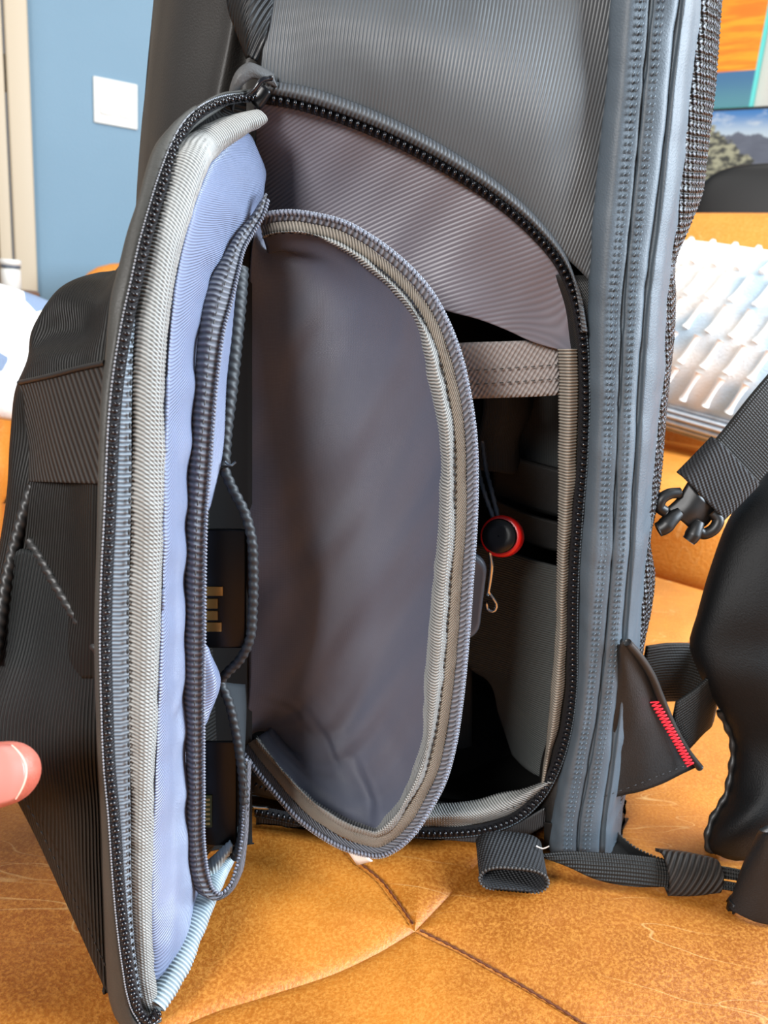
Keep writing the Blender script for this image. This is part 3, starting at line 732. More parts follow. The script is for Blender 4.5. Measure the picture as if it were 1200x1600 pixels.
# taupe binding down the right side and along the bottom of the opening
def binding(name, outer, inner, Y0, Ym, Y1, mat, parent, pitch=0.0017, amp=0.00026, nv=12, step=0.00045, bulge=0.005, stitch_at=None, mid=0.5):
    A = np.array(outer, float); B = np.array(inner, float)
    Mx = A*(1-mid)+B*mid
    rows3 = [P(*[(x, y, Y0) for x, y in A]), P(*[(x, y, Ym) for x, y in Mx]), P(*[(x, y, Y1) for x, y in B])]
    L = np.linalg.norm(np.diff(cr(rows3[1], 200), axis=0), axis=1).sum()
    nl = int(L/step)
    R = np.array([cr(r, nl) for r in rows3]); G = np.array([cr(R[:, j], nv) for j in range(nl)])
    o = link(name, grid_mesh(name, G, disp=lambda U, V: amp*np.sin(2*math.pi*U/pitch)+0.0006*noise2(U*70, V*90, len(name))), mat, parent)
    m = o.modifiers.new('s', 'SOLIDIFY'); m.thickness = 0.001; m.offset = -1
    return o
binding('binding', [(903, 545), (905, 600), (903, 700), (896, 800), (889, 900), (886, 1000), (882, 1080), (874, 1130), (862, 1180), (850, 1225)], [(872, 545), (873, 600), (872, 700), (872, 800), (870, 900), (867, 1000), (860, 1080), (856, 1130), (851, 1180), (846, 1230)], .4215, .417, .425, M_gros2, bag)
binding('binding', [(868, 1222), (845, 1240), (805, 1272), (755, 1288), (700, 1293), (620, 1292), (520, 1284)], [(850, 1222), (815, 1232), (780, 1240), (740, 1250), (690, 1256), (620, 1258), (520, 1255)], .4205, .415, .424, M_gros, bag)
beads('stitch', P((850, 1236, .4165), (800, 1262, .4155), (740, 1274, .4155), (680, 1280, .4155)), 0.0042, (0.0012, 0.0004, 0.0004), M_stit, bag)
# cavity
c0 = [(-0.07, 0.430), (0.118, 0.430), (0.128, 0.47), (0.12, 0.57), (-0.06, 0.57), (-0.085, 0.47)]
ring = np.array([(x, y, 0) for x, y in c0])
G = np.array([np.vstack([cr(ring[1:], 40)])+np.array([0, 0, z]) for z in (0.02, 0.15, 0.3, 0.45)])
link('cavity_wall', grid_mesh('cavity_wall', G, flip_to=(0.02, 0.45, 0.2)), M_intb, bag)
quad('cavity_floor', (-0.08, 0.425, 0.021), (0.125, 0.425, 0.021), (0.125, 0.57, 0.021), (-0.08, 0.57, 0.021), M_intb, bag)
# dividers
loft('divider', [P((745, y, .50), (775, y+2, .492), (800, y+6, .495), (812, y-10, .51)) if y > 640 else P((755, y, .49), (790, y, .482), (820, y, .49), (832, y, .51)) for y in (590, 640, 700, 735)], M_int, bag, nu=24, nv=18, thick=0.006)
loft('divider', [P((800, y, .53), (840, y+10, .522), (890, y+20, .515)) for y in (600, 660, 720)], M_int, bag, nu=12, nv=10, thick=0.004)
loft('divider_band', [P((770, y, .515), (830, y+22, .508), (895, y+38, .50)) for y in (700, 730, 775)], M_dark, bag, nu=12, nv=16, thick=0.004)
loft('divider_band', [P((770, y, .505), (830, y+25, .498), (895, y+42, .49)) for y in (780, 800, 826)], M_dark, bag, nu=12, nv=16, thick=0.003)
loft('divider', [P((738, 850, .49), (790, 862, .484), (840, 878, .478), (890, 890, .474)), P((738, 960, .488), (790, 960, .48), (840, 960, .474), (888, 960, .47)), P((738, 1048, .485), (790, 1050, .477), (840, 1050, .472), (882, 1050, .468)),
                 P((760, 1062, .482), (800, 1075, .474), (840, 1090, .470), (876, 1100, .466)), P((780, 1120, .480), (810, 1130, .472), (840, 1140, .468), (872, 1150, .464)), P((800, 1180, .478), (820, 1200, .472), (840, 1212, .466), (862, 1215, .462))],
     fabric('grey_divider_felt', (58, 60, 58), (78, 80, 78), 0.85, 0.0016, 1.57, 0.0003), bag, nu=60, nv=24, thick=0.005)
loft('divider', [P((690, y, .50), (718, y+4, .495), (738, y, .50)) for y in (1040, 1130, 1236)], M_int, bag, nu=12, nv=10, thick=0.004)

# things kept inside the opening
con = thing('strap_connector', 'red and black round strap connector hanging on two cords in the opening', 'connector', p(782, 838, .440))
def puck(parent, c, axis, r, h, m1, m2):
    axis = np.array(axis, float); axis /= np.linalg.norm(axis); a = np.cross(axis, [0, 0, 1]); a /= np.linalg.norm(a); b = np.cross(axis, a)
    th = np.linspace(0, 2*math.pi, 48, endpoint=False); rg = a[None]*np.cos(th)[:, None]+b[None]*np.sin(th)[:, None]
    G = np.array([c+rg*rr+axis*zz for rr, zz in ((r*.05, -h), (r*.85, -h), (r*.98, -h*.75), (r, -h*.4), (r, h*.2), (r*.96, h*.45), (r*.86, h*.5), (r*.05, h*.5))])
    link('rim', grid_mesh('rim', G, closed_v=True, cap=True), m1, parent)
    G = np.array([c+rg*rr+axis*zz for rr, zz in ((r*.80, h*.42), (r*.82, h*.85), (r*.76, h*1.0), (r*.4, h*1.01), (r*.03, h*1.01))])
    link('cap', grid_mesh('cap', G, closed_v=True, cap=True), m2, parent)
puck(con, p(784, 838, .440), (-0.42, -1, 0.30), 0.0125, 0.0085, M_redp, M_blk)
for dx in (0, 12):
    tube('cord', P((742+dx, 690, .480), (748+dx, 735, .470), (757+dx, 770, .455), (772+dx*.6, 812, .444)), 0.0013, M_slate, con, nv=8, disp=twist(0.0003, 0.003, 8, 2))
con2 = thing('strap_connector', 'dark red strap connector lying at the bottom of the opening', 'connector', p(740, 1225, .475))
puck(con2, p(735, 1222, .475), (-0.2, -0.6, 0.8), 0.013, 0.005, M_redp, M_blk)
kf = thing('clip_case', 'slate rounded case edge with a silver clasp beside the red connector', 'case', p(740, 930, .445))
rr_ = []
def rrect(c, w2, h2, r, n=8):
    q = []
    for cx, cz, a0 in ((w2-r, h2-r, 0), (-w2+r, h2-r, 90), (-w2+r, -h2+r, 180), (w2-r, -h2+r, 270)):
        for k in range(n): a = math.radians(a0+90*k/(n-1)); q.append((c[0]+cx+r*math.cos(a), c[1], c[2]+cz+r*math.sin(a)))
    return np.array(q)
kc = p(707, 930, .434)
rg = rrect(kc, 0.0185, 0.028, 0.011)
sh = lambda s, dy: (rg-kc)*np.array([s, 1, s])+kc+np.array([0, dy, 0])
link('body', grid_mesh('body', np.array([sh(.05, -.003), sh(.86, -.003), sh(.94, -.0035), sh(1, -.001), sh(1, .003), sh(.9, .004), sh(.05, .004)]), closed_v=True, cap=True), M_slate, kf)
tube('clasp', P((765, 862, .436), (768, 880, .436), (766, 905, .436), (762, 930, .436)), [0.001, .0016, .0014, .0012], M_metal, kf, nv=10)
tube('clasp_ring', P((764, 925, .436), (771, 935, .435), (776, 945, .435), (772, 955, .435), (763, 953, .436), (760, 940, .436)), 0.0011, M_metal, kf, nv=8)

# ------------------------------------------------------------------ SIDE FLAP (swung open towards the camera)
TE = [(403, 152, .416), (370, 153, .402), (340, 160, .388), (310, 177, .372), (287, 202, .356), (272, 230, .344), (257, 275, .330), (240, 330, .318), (225, 385, .308), (212, 445, .301), (205, 475, .298), (195, 525, .292), (185, 590, .287), (179, 650, .283), (175, 725, .280), (172, 800, .277), (167, 900, .275), (165, 1000, .273), (167, 1100, .271), (171, 1200, .270), (178, 1275, .270), (185, 1375, .270), (192, 1450, .271), (200, 1510, .272), (208, 1555, .273), (219, 1584, .275), (233, 1596, .277), (247, 1583, .280)]
TEa = np.array(TE)
def offs3(tab, d, dY=0.0):
    q = offs([(a, b) for a, b, c in tab], d); return np.array([p(x, y, c+dY) for (x, y), (_, _, c) in zip(q, tab)])
# outer shell of the flap: free edge -> hinge, on the far (left) side
hinge = np.array([(402, 156, .421), (398, 200, .424), (394, 400, .426), (390, 700, .426), (388, 1000, .424), (392, 1200, .421), (398, 1262, .419)])
hp = np.array([p(*q) for q in hinge])
ee = np.array([p(x-3, y, Y+.002) for x, y, Y in TE[:26]])
outw = np.array([-0.014, 0.0, 0.0])
eh = cr(ee, 40); hh_ = cr(hp, 40)
flap = loft('side_flap', [eh, eh*0.66+hh_*0.34+outw, eh*0.3+hh_*0.7+outw*0.9, hh_+np.array([-.006, .002, 0])], M_shellv, bag, nu=30, nv=90, thick=0.0015, flip_to=(-5, 0.3, 0.2), label='opened side flap with sky-tinted lining')
# outer edge strip beside the teeth (dark coated fabric)
SO = [(412, 140, .418), (385, 143, .408), (350, 149, .394), (310, 170, .376), (270, 200, .356), (245, 230, .345), (231, 268, .336), (222, 305, .328), (201, 370, .317), (190, 415, .311), (177, 465, .305), (170, 550, .298), (163, 625, .291), (160, 725, .286), (159, 800, .283), (157, 900, .281), (155, 1000, .279), (157, 1100, .277), (161, 1200, .276), (164, 1275, .276), (166, 1375, .277), (168, 1450, .278), (170, 1510, .279), (176, 1565, .280), (190, 1597, .281), (206, 1616, .281), (240, 1612, .283)]
so = np.array([p(*q) for q in SO])
ti = offs3(TE, 8 if False else -6, .001)
te_out = np.array([p(x-9 if y > 250 else x-4, y-(6 if y < 250 else 0), Y+.001) for x, y, Y in TE])
te_out[-3:] = np.array([p(214, 1597, .275), p(232, 1608, .277), p(252, 1592, .280)])
A_, B_ = cr(so, 120), cr(te_out, 120)
loft('edge_strip', [A_+np.array([.004, .010, 0]), A_, A_*.5+B_*.5+np.array([0, -.0025, 0]), B_], fabric('edge_strip_fabric', (50, 49, 46), (66, 65, 61), 0.5, None, dist=.0002, nscale=30), flap, nu=14, nv=200, thick=0.001)
# zipper tape, teeth
nT = len(TE)
tl = np.array([p(x-8 if y > 250 else x-3, y-(6 if y < 250 else 0), Y) for x, y, Y in TE]); tr = np.array([p(x+10 if y > 250 else x+6, y+(8 if y < 250 else 0), Y+.002) for x, y, Y in TE])
tl[-2:] = P((232, 1604, .277), (251, 1590, .280)); tr[-2:] = P((233, 1588, .277), (243, 1576, .280))
ztp = loft('zipper_tape', [tl, np.array([p(*q) for q in TE])+np.array([0, -.0004, 0]), tr], M_tapeb, flap, nu=5, nv=300, thick=0.0008)
tp = np.array([p(x+1, y, Y-.0022) for x, y, Y in TE])
beads('zipper_teeth', tp, 0.00265, (0.00105, 0.0017, 0.0013), M_teeth, flap, zig=0.0003)
beads('tape_edge', tl+np.array([0, -.0006, 0]), 0.0015, (0.0007, 0.0004, 0.0004), plain('pale_edge_thread', (150, 152, 158), 0.5), flap)
# grey grosgrain binding roll
PC = [(404, 184, 15), (378, 192, 20), (347, 207, 25), (316, 228, 28), (291, 265, 31), (275, 310, 30), (261, 360, 28), (250, 410, 27), (241, 470, 27), (234, 540, 27), (230, 620, 28), (228, 700, 28), (227, 800, 28), (225, 900, 28), (223, 1000, 27), (221, 1100, 25), (219, 1200, 23), (217, 1300, 21), (217, 1400, 20), (220, 1480, 19), (226, 1540, 18), (236, 1578, 14)]
ysE = [q[1] for q in TE[3:26]]; YE = [q[2] for q in TE[3:26]]
def Yedge(y): return float(np.interp(y, ysE, YE))
PCY = [0.411, 0.400, 0.387, 0.372] + [Yedge(y)+0.010 for (_, y, _) in PC[4:]]
C = np.array([p(x, y, q) for (x, y, w2), q in zip(PC, PCY)])
rad = []
for (x, y, w2), q in zip(PC, PCY):
    depth = (p(x, y, q)-CAM) @ fv; rad.append(w2*depth/F)
def ribtube(name, C, rad, mat, parent, pitch=0.0017, amp=0.00030, nv=22, step=0.00032, wob=0.0007, sq=0.75):
    L = np.linalg.norm(np.diff(cr(C, 200), axis=0), axis=1).sum(); n = int(L/step)
    s0 = np.concatenate([[0], np.cumsum(np.linalg.norm(np.diff(C, axis=0), axis=1))]); s0 /= s0[-1]
    def dsp(U, V):
        th = np.linspace(0, 2*math.pi, U.shape[1], endpoint=False)[None]
        w1 = 0.5*noise2(U*130, np.cos(th)*2+5+0*U, 77)
        return amp*np.sin(2*math.pi*U/pitch) + wob*noise2(U*45, np.sin(th)*1.3+3+0*U, 78) + wob*0.5*noise2(U*150, np.sin(th)*1.5+9+0*U, 79)
    # resample radius by arclength
    rr = np.interp(np.linspace(0, 1, 60), s0, rad)
    return tube(name, C, list(rr), mat, parent, nv=nv, n=n, disp=dsp, squash=sq, upv=(1.0, -0.1, 0.0))
ribtube('binding', C, rad, M_gros, flap)
# flat part of the binding between teeth and roll
fl0 = [(208, 500), (200, 540), (188, 600), (182, 660), (179, 740), (177, 800), (173, 900), (172, 1000), (174, 1100), (178, 1200), (185, 1280), (191, 1375), (198, 1450), (206, 1510), (215, 1560)]
fl1 = [(211, 500), (208, 540), (206, 600), (205, 660), (205, 740), (204, 800), (202, 900), (201, 1000), (202, 1100), (203, 1200), (204, 1280), (205, 1375), (208, 1450), (214, 1510), (222, 1560)]
R0 = np.array([p(x, y, Yedge(y)+.002) for x, y in fl0]); R1 = np.array([p(x, y, Yedge(y)+.005) for x, y in fl1])
n_ = int(0.42/0.0004)
a0_, a1_ = cr(R0, n_), cr(R1, n_)
G = np.stack([a0_, a0_*.5+a1_*.5+np.array([0, -.0004, 0]), a1_], axis=1)
link('binding_edge', grid_mesh('binding_edge', G, disp=ribs_u(0.0002, 0.0017)), fabric('slate_grosgrain', (58, 64, 72), (150, 160, 168), 0.5, 0.0017, 1.5708, 0.0001, nscale=40, namp=.35), flap)
beads('stitch', np.array([p(x-2, y, Yedge(y)+.0035) for x, y in fl1]), 0.0040, (0.0013, 0.0005, 0.0004), M_stit, flap)
# lower binding roll, rising to the hinge
LB = P((243, 1572, .281), (258, 1548, .288), (277, 1512, .298), (295, 1470, .310), (310, 1430, .322), (330, 1385, .340), (352, 1345, .365), (374, 1300, .390))
ribtube('binding', LB, [0.0042, 0.0056, 0.0060, 0.0058, 0.0056, 0.0055, 0.005, 0.004], fabric('blue_grey_grosgrain', (70, 86, 98), (190, 206, 212), 0.42, 0.0018, 1.5708, .0001, nscale=60, namp=.45), flap, pitch=0.0018, amp=0.00028, wob=.0011)
# flap lining, its blue tint standing in for sky light
LL = np.array([p(x, y, q) for x, y, q in [(372, 204, .405), (352, 224, .391), (330, 250, .374), (312, 290, .354), (298, 335, .340), (284, 385, .330), (272, 450, .320), (262, 540, .311), (257, 640, .303), (254, 760, .298), (252, 900, .295), (248, 1020, .293), (244, 1120, .291), (239, 1240, .290), (234, 1340, .290), (233, 1440, .290), (236, 1520, .291), (240, 1560, .288)]])
LR = np.array([p(x, y, q) for x, y, q in [(388, 210, .414), (398, 232, .412), (411, 272, .408), (404, 300, .402), (388, 335, .392), (366, 375, .380), (346, 410, .370), (326, 460, .358), (312, 520, .349), (305, 600, .341), (299, 700, .335), (294, 800, .332), (292, 950, .330), (289, 1060, .328), (292, 1180, .327), (294, 1300, .326), (302, 1400, .323), (300, 1450, .314), (282, 1500, .303), (262, 1540, .293), (246, 1566, .288)]])
l0, l1 = cr(LL, 120), cr(LR, 120)
loft('lining', [l0+np.array([-.003, .004, 0]), l0, l0*.5+l1*.5+np.array([.0012, -.0008, 0]), l1, l1+np.array([0.0, .012, 0])], M_linsky, flap, nu=44, nv=320, thick=0.001,
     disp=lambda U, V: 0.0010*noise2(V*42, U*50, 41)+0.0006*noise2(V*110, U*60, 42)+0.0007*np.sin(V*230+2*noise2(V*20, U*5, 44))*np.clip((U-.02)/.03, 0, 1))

# ------------------------------------------------------------------ ZIPPED POCKET ON THE FLAP
# tape of the pocket mouth (left side) with coil, turning under at the bottom
TL = [(414, 300, .398), (404, 316, .392), (388, 340, .386), (370, 362, .378), (346, 402, .366), (325, 442, .356), (311, 500, .347), (303, 575, .340), (296, 675, .334), (290, 760, .331), (288, 850, .329), (286, 950, .328), (283, 1050, .327), (287, 1150, .326), (290, 1225, .325), (288, 1325, .324), (296, 1383, .323), (312, 1403, .323), (338, 1409, .325), (358, 1401, .328), (376, 1372, .333), (385, 1325, .338), (389, 1260, .342), (392, 1190, .345)]
TR = [(418, 314, .396), (412, 335, .392), (396, 362, .386), (382, 386, .378), (371, 428, .366), (361, 470, .357), (349, 515, .348), (341, 570, .342), (335, 630, .337), (328, 725, .333), (322, 800, .331), (320, 870, .329), (319, 1000, .327), (318, 1100, .326), (318, 1225, .325), (320, 1330, .324), (326, 1368, .324), (334, 1388, .325), (343, 1394, .326), (354, 1386, .328), (369, 1352, .333), (377, 1310, .338), (381, 1250, .342), (384, 1185, .345)]
tL = np.array([p(*q) for q in TL]); tR = np.array([p(*q) for q in TR])
pk = loft('flap_pocket', [tL+np.array([0, .002, 0]), tL*.5+tR*.5+np.array([0, -.0022, 0]), tR], M_tape, bag, nu=10, nv=300, thick=0.0012, label='zipped pocket folded open on the flap')
beads('zipper_teeth', tR+np.array([.0004, -.0012, 0]), 0.0017, (0.0008, 0.0012, 0.0009), M_coil, pk, slant=0.5)
beads('stitch', (tL*.35+tR*.65)+np.array([0, -.0032, 0]), 0.0040, (0.0014, 0.0004, 0.0003), M_stig, pk)
# wall strips inside the mouth, in the same sky-tinted lining
loft('pocket_wall', [P((373, 428, .370), (352, 515, .352), (343, 580, .345), (330, 725, .336), (322, 805, .334)), P((380, 430, .384), (366, 515, .366), (356, 580, .358), (347, 715, .346), (330, 790, .345))], M_linsky, pk, nu=8, nv=60, thick=0.0008)
loft('pocket_wall', [P((316, 1000, .330), (316, 1065, .330), (316, 1140, .330)), P((326, 1012, .333), (334, 1065, .332), (324, 1128, .334)), P((328, 1018, .338), (345, 1063, .342), (326, 1122, .340))], M_linsky, pk, nu=14, nv=30, thick=0.0008)
# dark inner sheet behind the batteries
loft('pocket_back', [P((312, y, .392), (350, y, .398), (394, y, .404)) for y in (330, 600, 900, 1200, 1390)], M_intb, pk, nu=30, nv=10, thick=0.001)
# elastic sleeves with twisted dark edge
RP1 = [(374, 418, .376), (371, 470, .371), (365, 540, .365), (359, 610, .359), (352, 680, .353), (350, 728, .349)]
RP2 = [(350, 733, .347), (364, 765, .345), (382, 800, .343), (393, 840, .342), (396, 890, .342), (395, 950, .342), (390, 1000, .342), (374, 1032, .344), (356, 1050, .346), (345, 1064, .348)]
RP3 = [(344, 1066, .347), (356, 1092, .345), (366, 1130, .344), (374, 1175, .343), (380, 1225, .342), (381, 1265, .342), (377, 1310, .343), (368, 1340, .344)]
for i, rp_ in enumerate((RP1, RP2, RP3)):
    q = np.array([p(*a) for a in rp_])
    tube('elastic_edge', q, [0.0044, 0.0038, 0.0028] if i == 0 else 0.0023, M_rope, pk, step=0.0006, nv=14, disp=twist(0.00028, 0.0042, 14, 2))
    back = CAM+(q-CAM)*1.10+np.array([-.002, 0, 0])+(np.array([.016, 0, 0])*np.clip(1-np.linspace(0, 1.6, len(q)), 0, 1)[:, None] if i == 2 else 0)
    loft('sleeve', [q+np.array([.0012, .0005, 0]), q*.6+back*.4+np.array([.001, 0, 0]), back], fabric('sleeve_%d' % i, (30, 34, 38), (52, 58, 62), 0.6, 0.0008, 0.9, 0.0001), pk, nu=12, nv=50, thick=0.0008)
tube('thread_knot', P((352, 722, .345), (360, 728, .343), (368, 722, .345)), 0.0006, M_stib, pk, nv=6)
# folded grosgrain end in the bottom of the mouth
binding('binding_end', [(322, 1345), (340, 1330), (360, 1312)], [(330, 1375), (348, 1352), (364, 1330)], .345, .342, .346, fabric('pale_grosgrain', (150, 168, 172), (186, 200, 204), .5, None), pk, pitch=.0026)
# cover (big grey leaf to the right)
CO = [(402, 338), (425, 331), (450, 329), (500, 335), (540, 346), (580, 368), (615, 393), (645, 420), (675, 455), (700, 500), (720, 552), (735, 617), (744, 682), (746, 750), (744, 828), (739, 900), (732, 1000), (722, 1100), (712, 1165), (696, 1222), (672, 1268), (646, 1306), (620, 1329), (594, 1340), (566, 1337), (530, 1325), (497, 1306), (463, 1280), (430, 1244), (398, 1205), (374, 1172)]
CY = [.398, .393, .391, .388, .386, .384, .382, .380, .378, .377, .376, .376, .376, .376, .376, .376, .376, .375, .374, .373, .372, .372, .373, .374, .376, .378, .381, .385, .390, .396, .402]
co = np.array([(x, y, q) for (x, y), q in zip(CO, CY)])
HG = [(394, 344, .402), (390, 420, .404), (386, 600, .404), (386, 800, .403), (388, 1000, .402), (388, 1090, .404), (376, 1165, .405)]
def coff(d, dY): 
    q = offs(CO, -np.asarray(d) if np.ndim(d) else -d); return np.array([p(x, y, Y+dY) for (x, y), Y in zip(q, CY)])
# inner edge of the fabric reaches out to under the binding
ci = cr(coff(26, 0.004), 120); chg = cr(np.array([p(*q) for q in HG]), 120)
ci2 = cr(coff(60, 0.013), 120)
dsh = lambda U, V: 0.0026*noise2(U*26, V*22, 51) + 0.0013*noise2(U*60+V*30, V*35, 52) + 0.0016*np.sin(40*U+55*V)*np.clip((V-.12)/.1, 0, 1)*np.clip((.36-V)/.08, 0, 1)*0.6
loft('pocket_cover', [chg, chg*.7+ci2*.3+np.array([0, .008, 0]), chg*.3+ci2*.7+np.array([0, .008, 0]), ci2, ci], M_cover, pk, nu=70, nv=200, thick=0.0012, disp=dsh)
# tape + coil along the rim
ta, tb2 = coff(0, 0.0), coff(17, 0.0015)
loft('zipper_tape', [cr(ta, 160), cr((ta+tb2)/2, 160)+np.array([0, -.0012, 0]), cr(tb2, 160)], M_tape, pk, nu=6, nv=400, thick=0.001)
beads('zipper_teeth', coff(3, -0.0022), 0.0021, (0.00095, 0.0016, 0.001), M_coil, pk, slant=-0.5)
beads('tape_edge', coff(-1, -0.001), 0.0014, (0.0007, 0.0004, 0.0004), plain('pale_coil_thread', (146, 150, 158), 0.5), pk)
# grosgrain binding: flat strip and roll
def ringbind(name, d0, d1, y0, ym, y1, mat, pitch, amp, wob=0.0):
    A = coff(d0, y0); B = coff((np.asarray(d0)+np.asarray(d1))/2.0, ym); Cc = coff(d1, y1)
    L = np.linalg.norm(np.diff(cr(B, 300), axis=0), axis=1).sum(); n = int(L/0.00045)
    R = np.array([cr(A, n), cr(A*.5+B*.5, n)+np.array([0, (ym-(y0+ym)/2)*.6, 0]), cr(B, n), cr(B*.5+Cc*.5, n)+np.array([0, (ym-(y1+ym)/2)*.6, 0]), cr(Cc, n)])
    G = np.array([cr(R[:, j], 12) for j in range(n)])
    return link(name, grid_mesh(name, G, disp=lambda U, V: amp*np.sin(2*math.pi*U/pitch)+wob*noise2(U*55, V*60, 62)+wob*.5*noise2(U*140, V*60, 63)), mat, pk)
ringbind('binding', np.full(31, 17.0), np.linspace(34, 36, 31), 0.0012, 0.0, 0.0016, M_gros2, 0.0017, 0.00026, .0005)
d_in = np.array([34]*4+[44]*2+[50]*4+[58]*4+[60, 60, 62, 60, 56, 54, 52, 52, 50, 50, 50, 50, 48, 44, 40, 36, 34], float)
ringbind('binding_roll', np.full(31, 33.0), d_in, 0.0016, -0.0035, 0.010, M_gros, 0.0017, 0.00028, .0009)
beads('stitch', coff(35, -0.0006), 0.0042, (0.0013, 0.0005, 0.0004), M_stit, pk)
# white care label under the cover's tip
loft('care_label', [P((540, 1326, .384), (572, 1338, .382)), P((558, 1352, .384), (582, 1346, .382))], M_label, pk, nu=4, nv=6, thick=0.0006)
# slider hanging behind the cover
sl = loft('strap_slider', [P((388, y, .412), (420, y+8, .412), (452, y+14, .412)) for y in (1208, 1225, 1240)], M_blkm, bag, nu=8, nv=10, thick=0.004)
tube('slider_bar', P((386, 1258, .408), (400, 1261, .408), (420, 1262, .409)), 0.0012, M_metal, bag, nv=8)
beads('slider_teeth', P((392, 1222, .407), (412, 1232, .407), (432, 1240, .408)), 0.0030, (0.0011, 0.0014, 0.0011), M_teeth, bag)

# ------------------------------------------------------------------ batteries
def battery(name, label, x0, x1, y0, y1, Y, grp):
    c0 = p((x0+x1)/2, (y0+y1)/2, Y)
    t_ = thing(name, label, 'battery', c0, grp)
    a, b, c_, d = p(x0, y0, Y), p(x1, y0, Y), p(x1, y1, Y), p(x0, y1, Y)
    dep = (c0-CAM)*(0.040/c0[1])+np.array([-.0005, 0, 0.004])
    v = [a, b, c_, d, a+dep, b+dep, c_+dep, d+dep]
    o = link('casing', mesh('casing', v, [(0, 3, 2, 1), (4, 5, 6, 7), (0, 1, 5, 4), (1, 2, 6, 5), (2, 3, 7, 6), (3, 0, 4, 7)]), M_gloss, t_)
    m = o.modifiers.new('b', 'BEVEL'); m.width = 0.0012; m.segments = 3
    return t_
def bplate(name, parent, x0, x1, y0, y1, Y, mat, h=0.0006):
    v = [p(x0, y0, Y), p(x1, y0, Y), p(x1, y1, Y), p(x0, y1, Y)]; v += [q+np.array([0, h+0.0012, 0]) for q in v]
    return link(name, mesh(name, v, [(0, 3, 2, 1), (4, 5, 6, 7), (0, 1, 5, 4), (1, 2, 6, 5), (2, 3, 7, 6), (3, 0, 4, 7)], smooth=False), mat, parent)
b1 = battery('battery', 'black camera battery with four gold contacts in the upper sleeve', 312, 385, 827, 1013, .347, 'batteries in the flap sleeves')
for (x, ya, yb) in ((348, 917, 931), (340, 936, 951), (340, 955, 969), (346, 973, 987)): bplate('contact', b1, 318, x, ya, yb, .3463, M_gold)
b2 = battery('battery', 'black camera battery with a green contact window in the lower sleeve', 310, 371, 1158, 1322, .347, 'batteries in the flap sleeves')
bplate('contact_window', b2, 316, 331, 1243, 1293, .3463, M_pcb)
for k in range(6): bplate('contact', b2, 318, 328, 1248+k*7.5, 1251.5+k*7.5, .3459, M_gold)

# ------------------------------------------------------------------ OUTER SIDE POCKET (left of the flap)
pm = fabric('pocket_fabric', (12, 12, 11), (30, 28, 25), 0.5, 0.0019, 0.0, 0.0002, spec=0.22)
def prow(y, xr, xl, Yr, Yl, bul=0.0):
    return P((xr+8, y, Yr+.004), (xr, y, Yr), (xr*.6+xl*.4, y, Yr*.6+Yl*.4-bul), (xr*.25+xl*.75, y, Yr*.25+Yl*.75-bul), (xl, y, Yl), (xl+6, y+2, Yl+.02))
rows = [P((214, 380, .325), (200, 384, .325), (190, 398, .330), (182, 410, .335), (176, 418, .342), (178, 420, .36)),
        prow(440, 186, 128, .316, .350), prow(470, 180, 84, .312, .352), prow(520, 174, 58, .308, .350, -.006), prow(560, 170, 48, .305, .348, .006), prow(600, 166, 28, .301, .345, .002),
        prow(680, 164, 18, .298, .343, -.004), prow(760, 162, 13, .295, .338, .0), prow(850, 160, 2, .293, .332), prow(950, 160, -20, .291, .322), prow(1060, 160, -42, .289, .306)]
loft('side_pocket', rows, pm, bag, nu=110, nv=70, thick=0.001, disp=lambda U, V: 0.0030*noise2(U*38+V*20, V*34, 71)*np.clip((.09-U)/.05, 0, 1)+0.0008*noise2(U*40, V*50, 72))
ed = loft('elastic_strip', [P((164, y, Y0-.008), (130, y+dy*.25, Y0+.001), (80, y+dy*.65, Y0+.017), (xl, y+dy, Y1-.003)) for y, dy, xl, Y0, Y1 in ((566, 32, 30, .300, .344), (630, 20, 36, .298, .344), (690, 8, 40, .296, .343), (756, -4, 35, .294, .338))], M_elas, bag, nu=40, nv=60, thick=0.0016)
tube('elastic_hem', P((164, 567, .291), (130, 574, .300), (80, 587, .316), (30, 598, .340)), 0.0011, M_rib, bag, nv=8)
# piping at the outer edge of the pocket and along the fold
tube('piping', P((52, 758, .331), (38, 800, .327), (24, 850, .322), (12, 900, .316), (2, 960, .310), (-10, 1040, .300)), 0.0026, M_rib, bag, step=.0007, nv=12, disp=twist(.0003, .0048, 12, 2))
tube('piping', P((48, 846, .322), (66, 872, .316), (92, 918, .307), (122, 966, .298), (150, 1008, .290), (166, 1035, .286)), 0.0026, M_rib, bag, step=.0007, nv=12, disp=twist(.0003, .0048, 12, 2))
# lower panel
pr = [(48, 850), (78, 893), (110, 945), (138, 990), (160, 1018)]
rowsL = [P((158, 1022, .287), (130, 985, .293), (95, 925, .303), (60, 868, .314), (30, 858, .318), (6, 920, .312)),
         P((160, 1080, .285), (125, 1060, .288), (85, 1040, .294), (50, 1020, .300), (15, 1005, .306), (-20, 1010, .306)),
         P((161, 1150, .283), (125, 1145, .282), (85, 1140, .284), (45, 1135, .287), (5, 1130, .290), (-36, 1130, .293)),
         P((163, 1250, .283), (140, 1248, .279), (110, 1246, .277), (75, 1244, .277), (40, 1243, .278), (18, 1240, .280)),
         P((165, 1350, .284), (150, 1350, .281), (132, 1352, .279), (112, 1354, .279), (92, 1356, .280), (72, 1352, .282)),
         P((168, 1450, .285), (158, 1450, .283), (148, 1450, .282), (138, 1450, .282), (128, 1450, .283), (118, 1446, .284)),
         P((172, 1552, .287), (171, 1551, .286), (170, 1550, .286), (169, 1549, .286), (168, 1548, .287), (166, 1545, .287))]
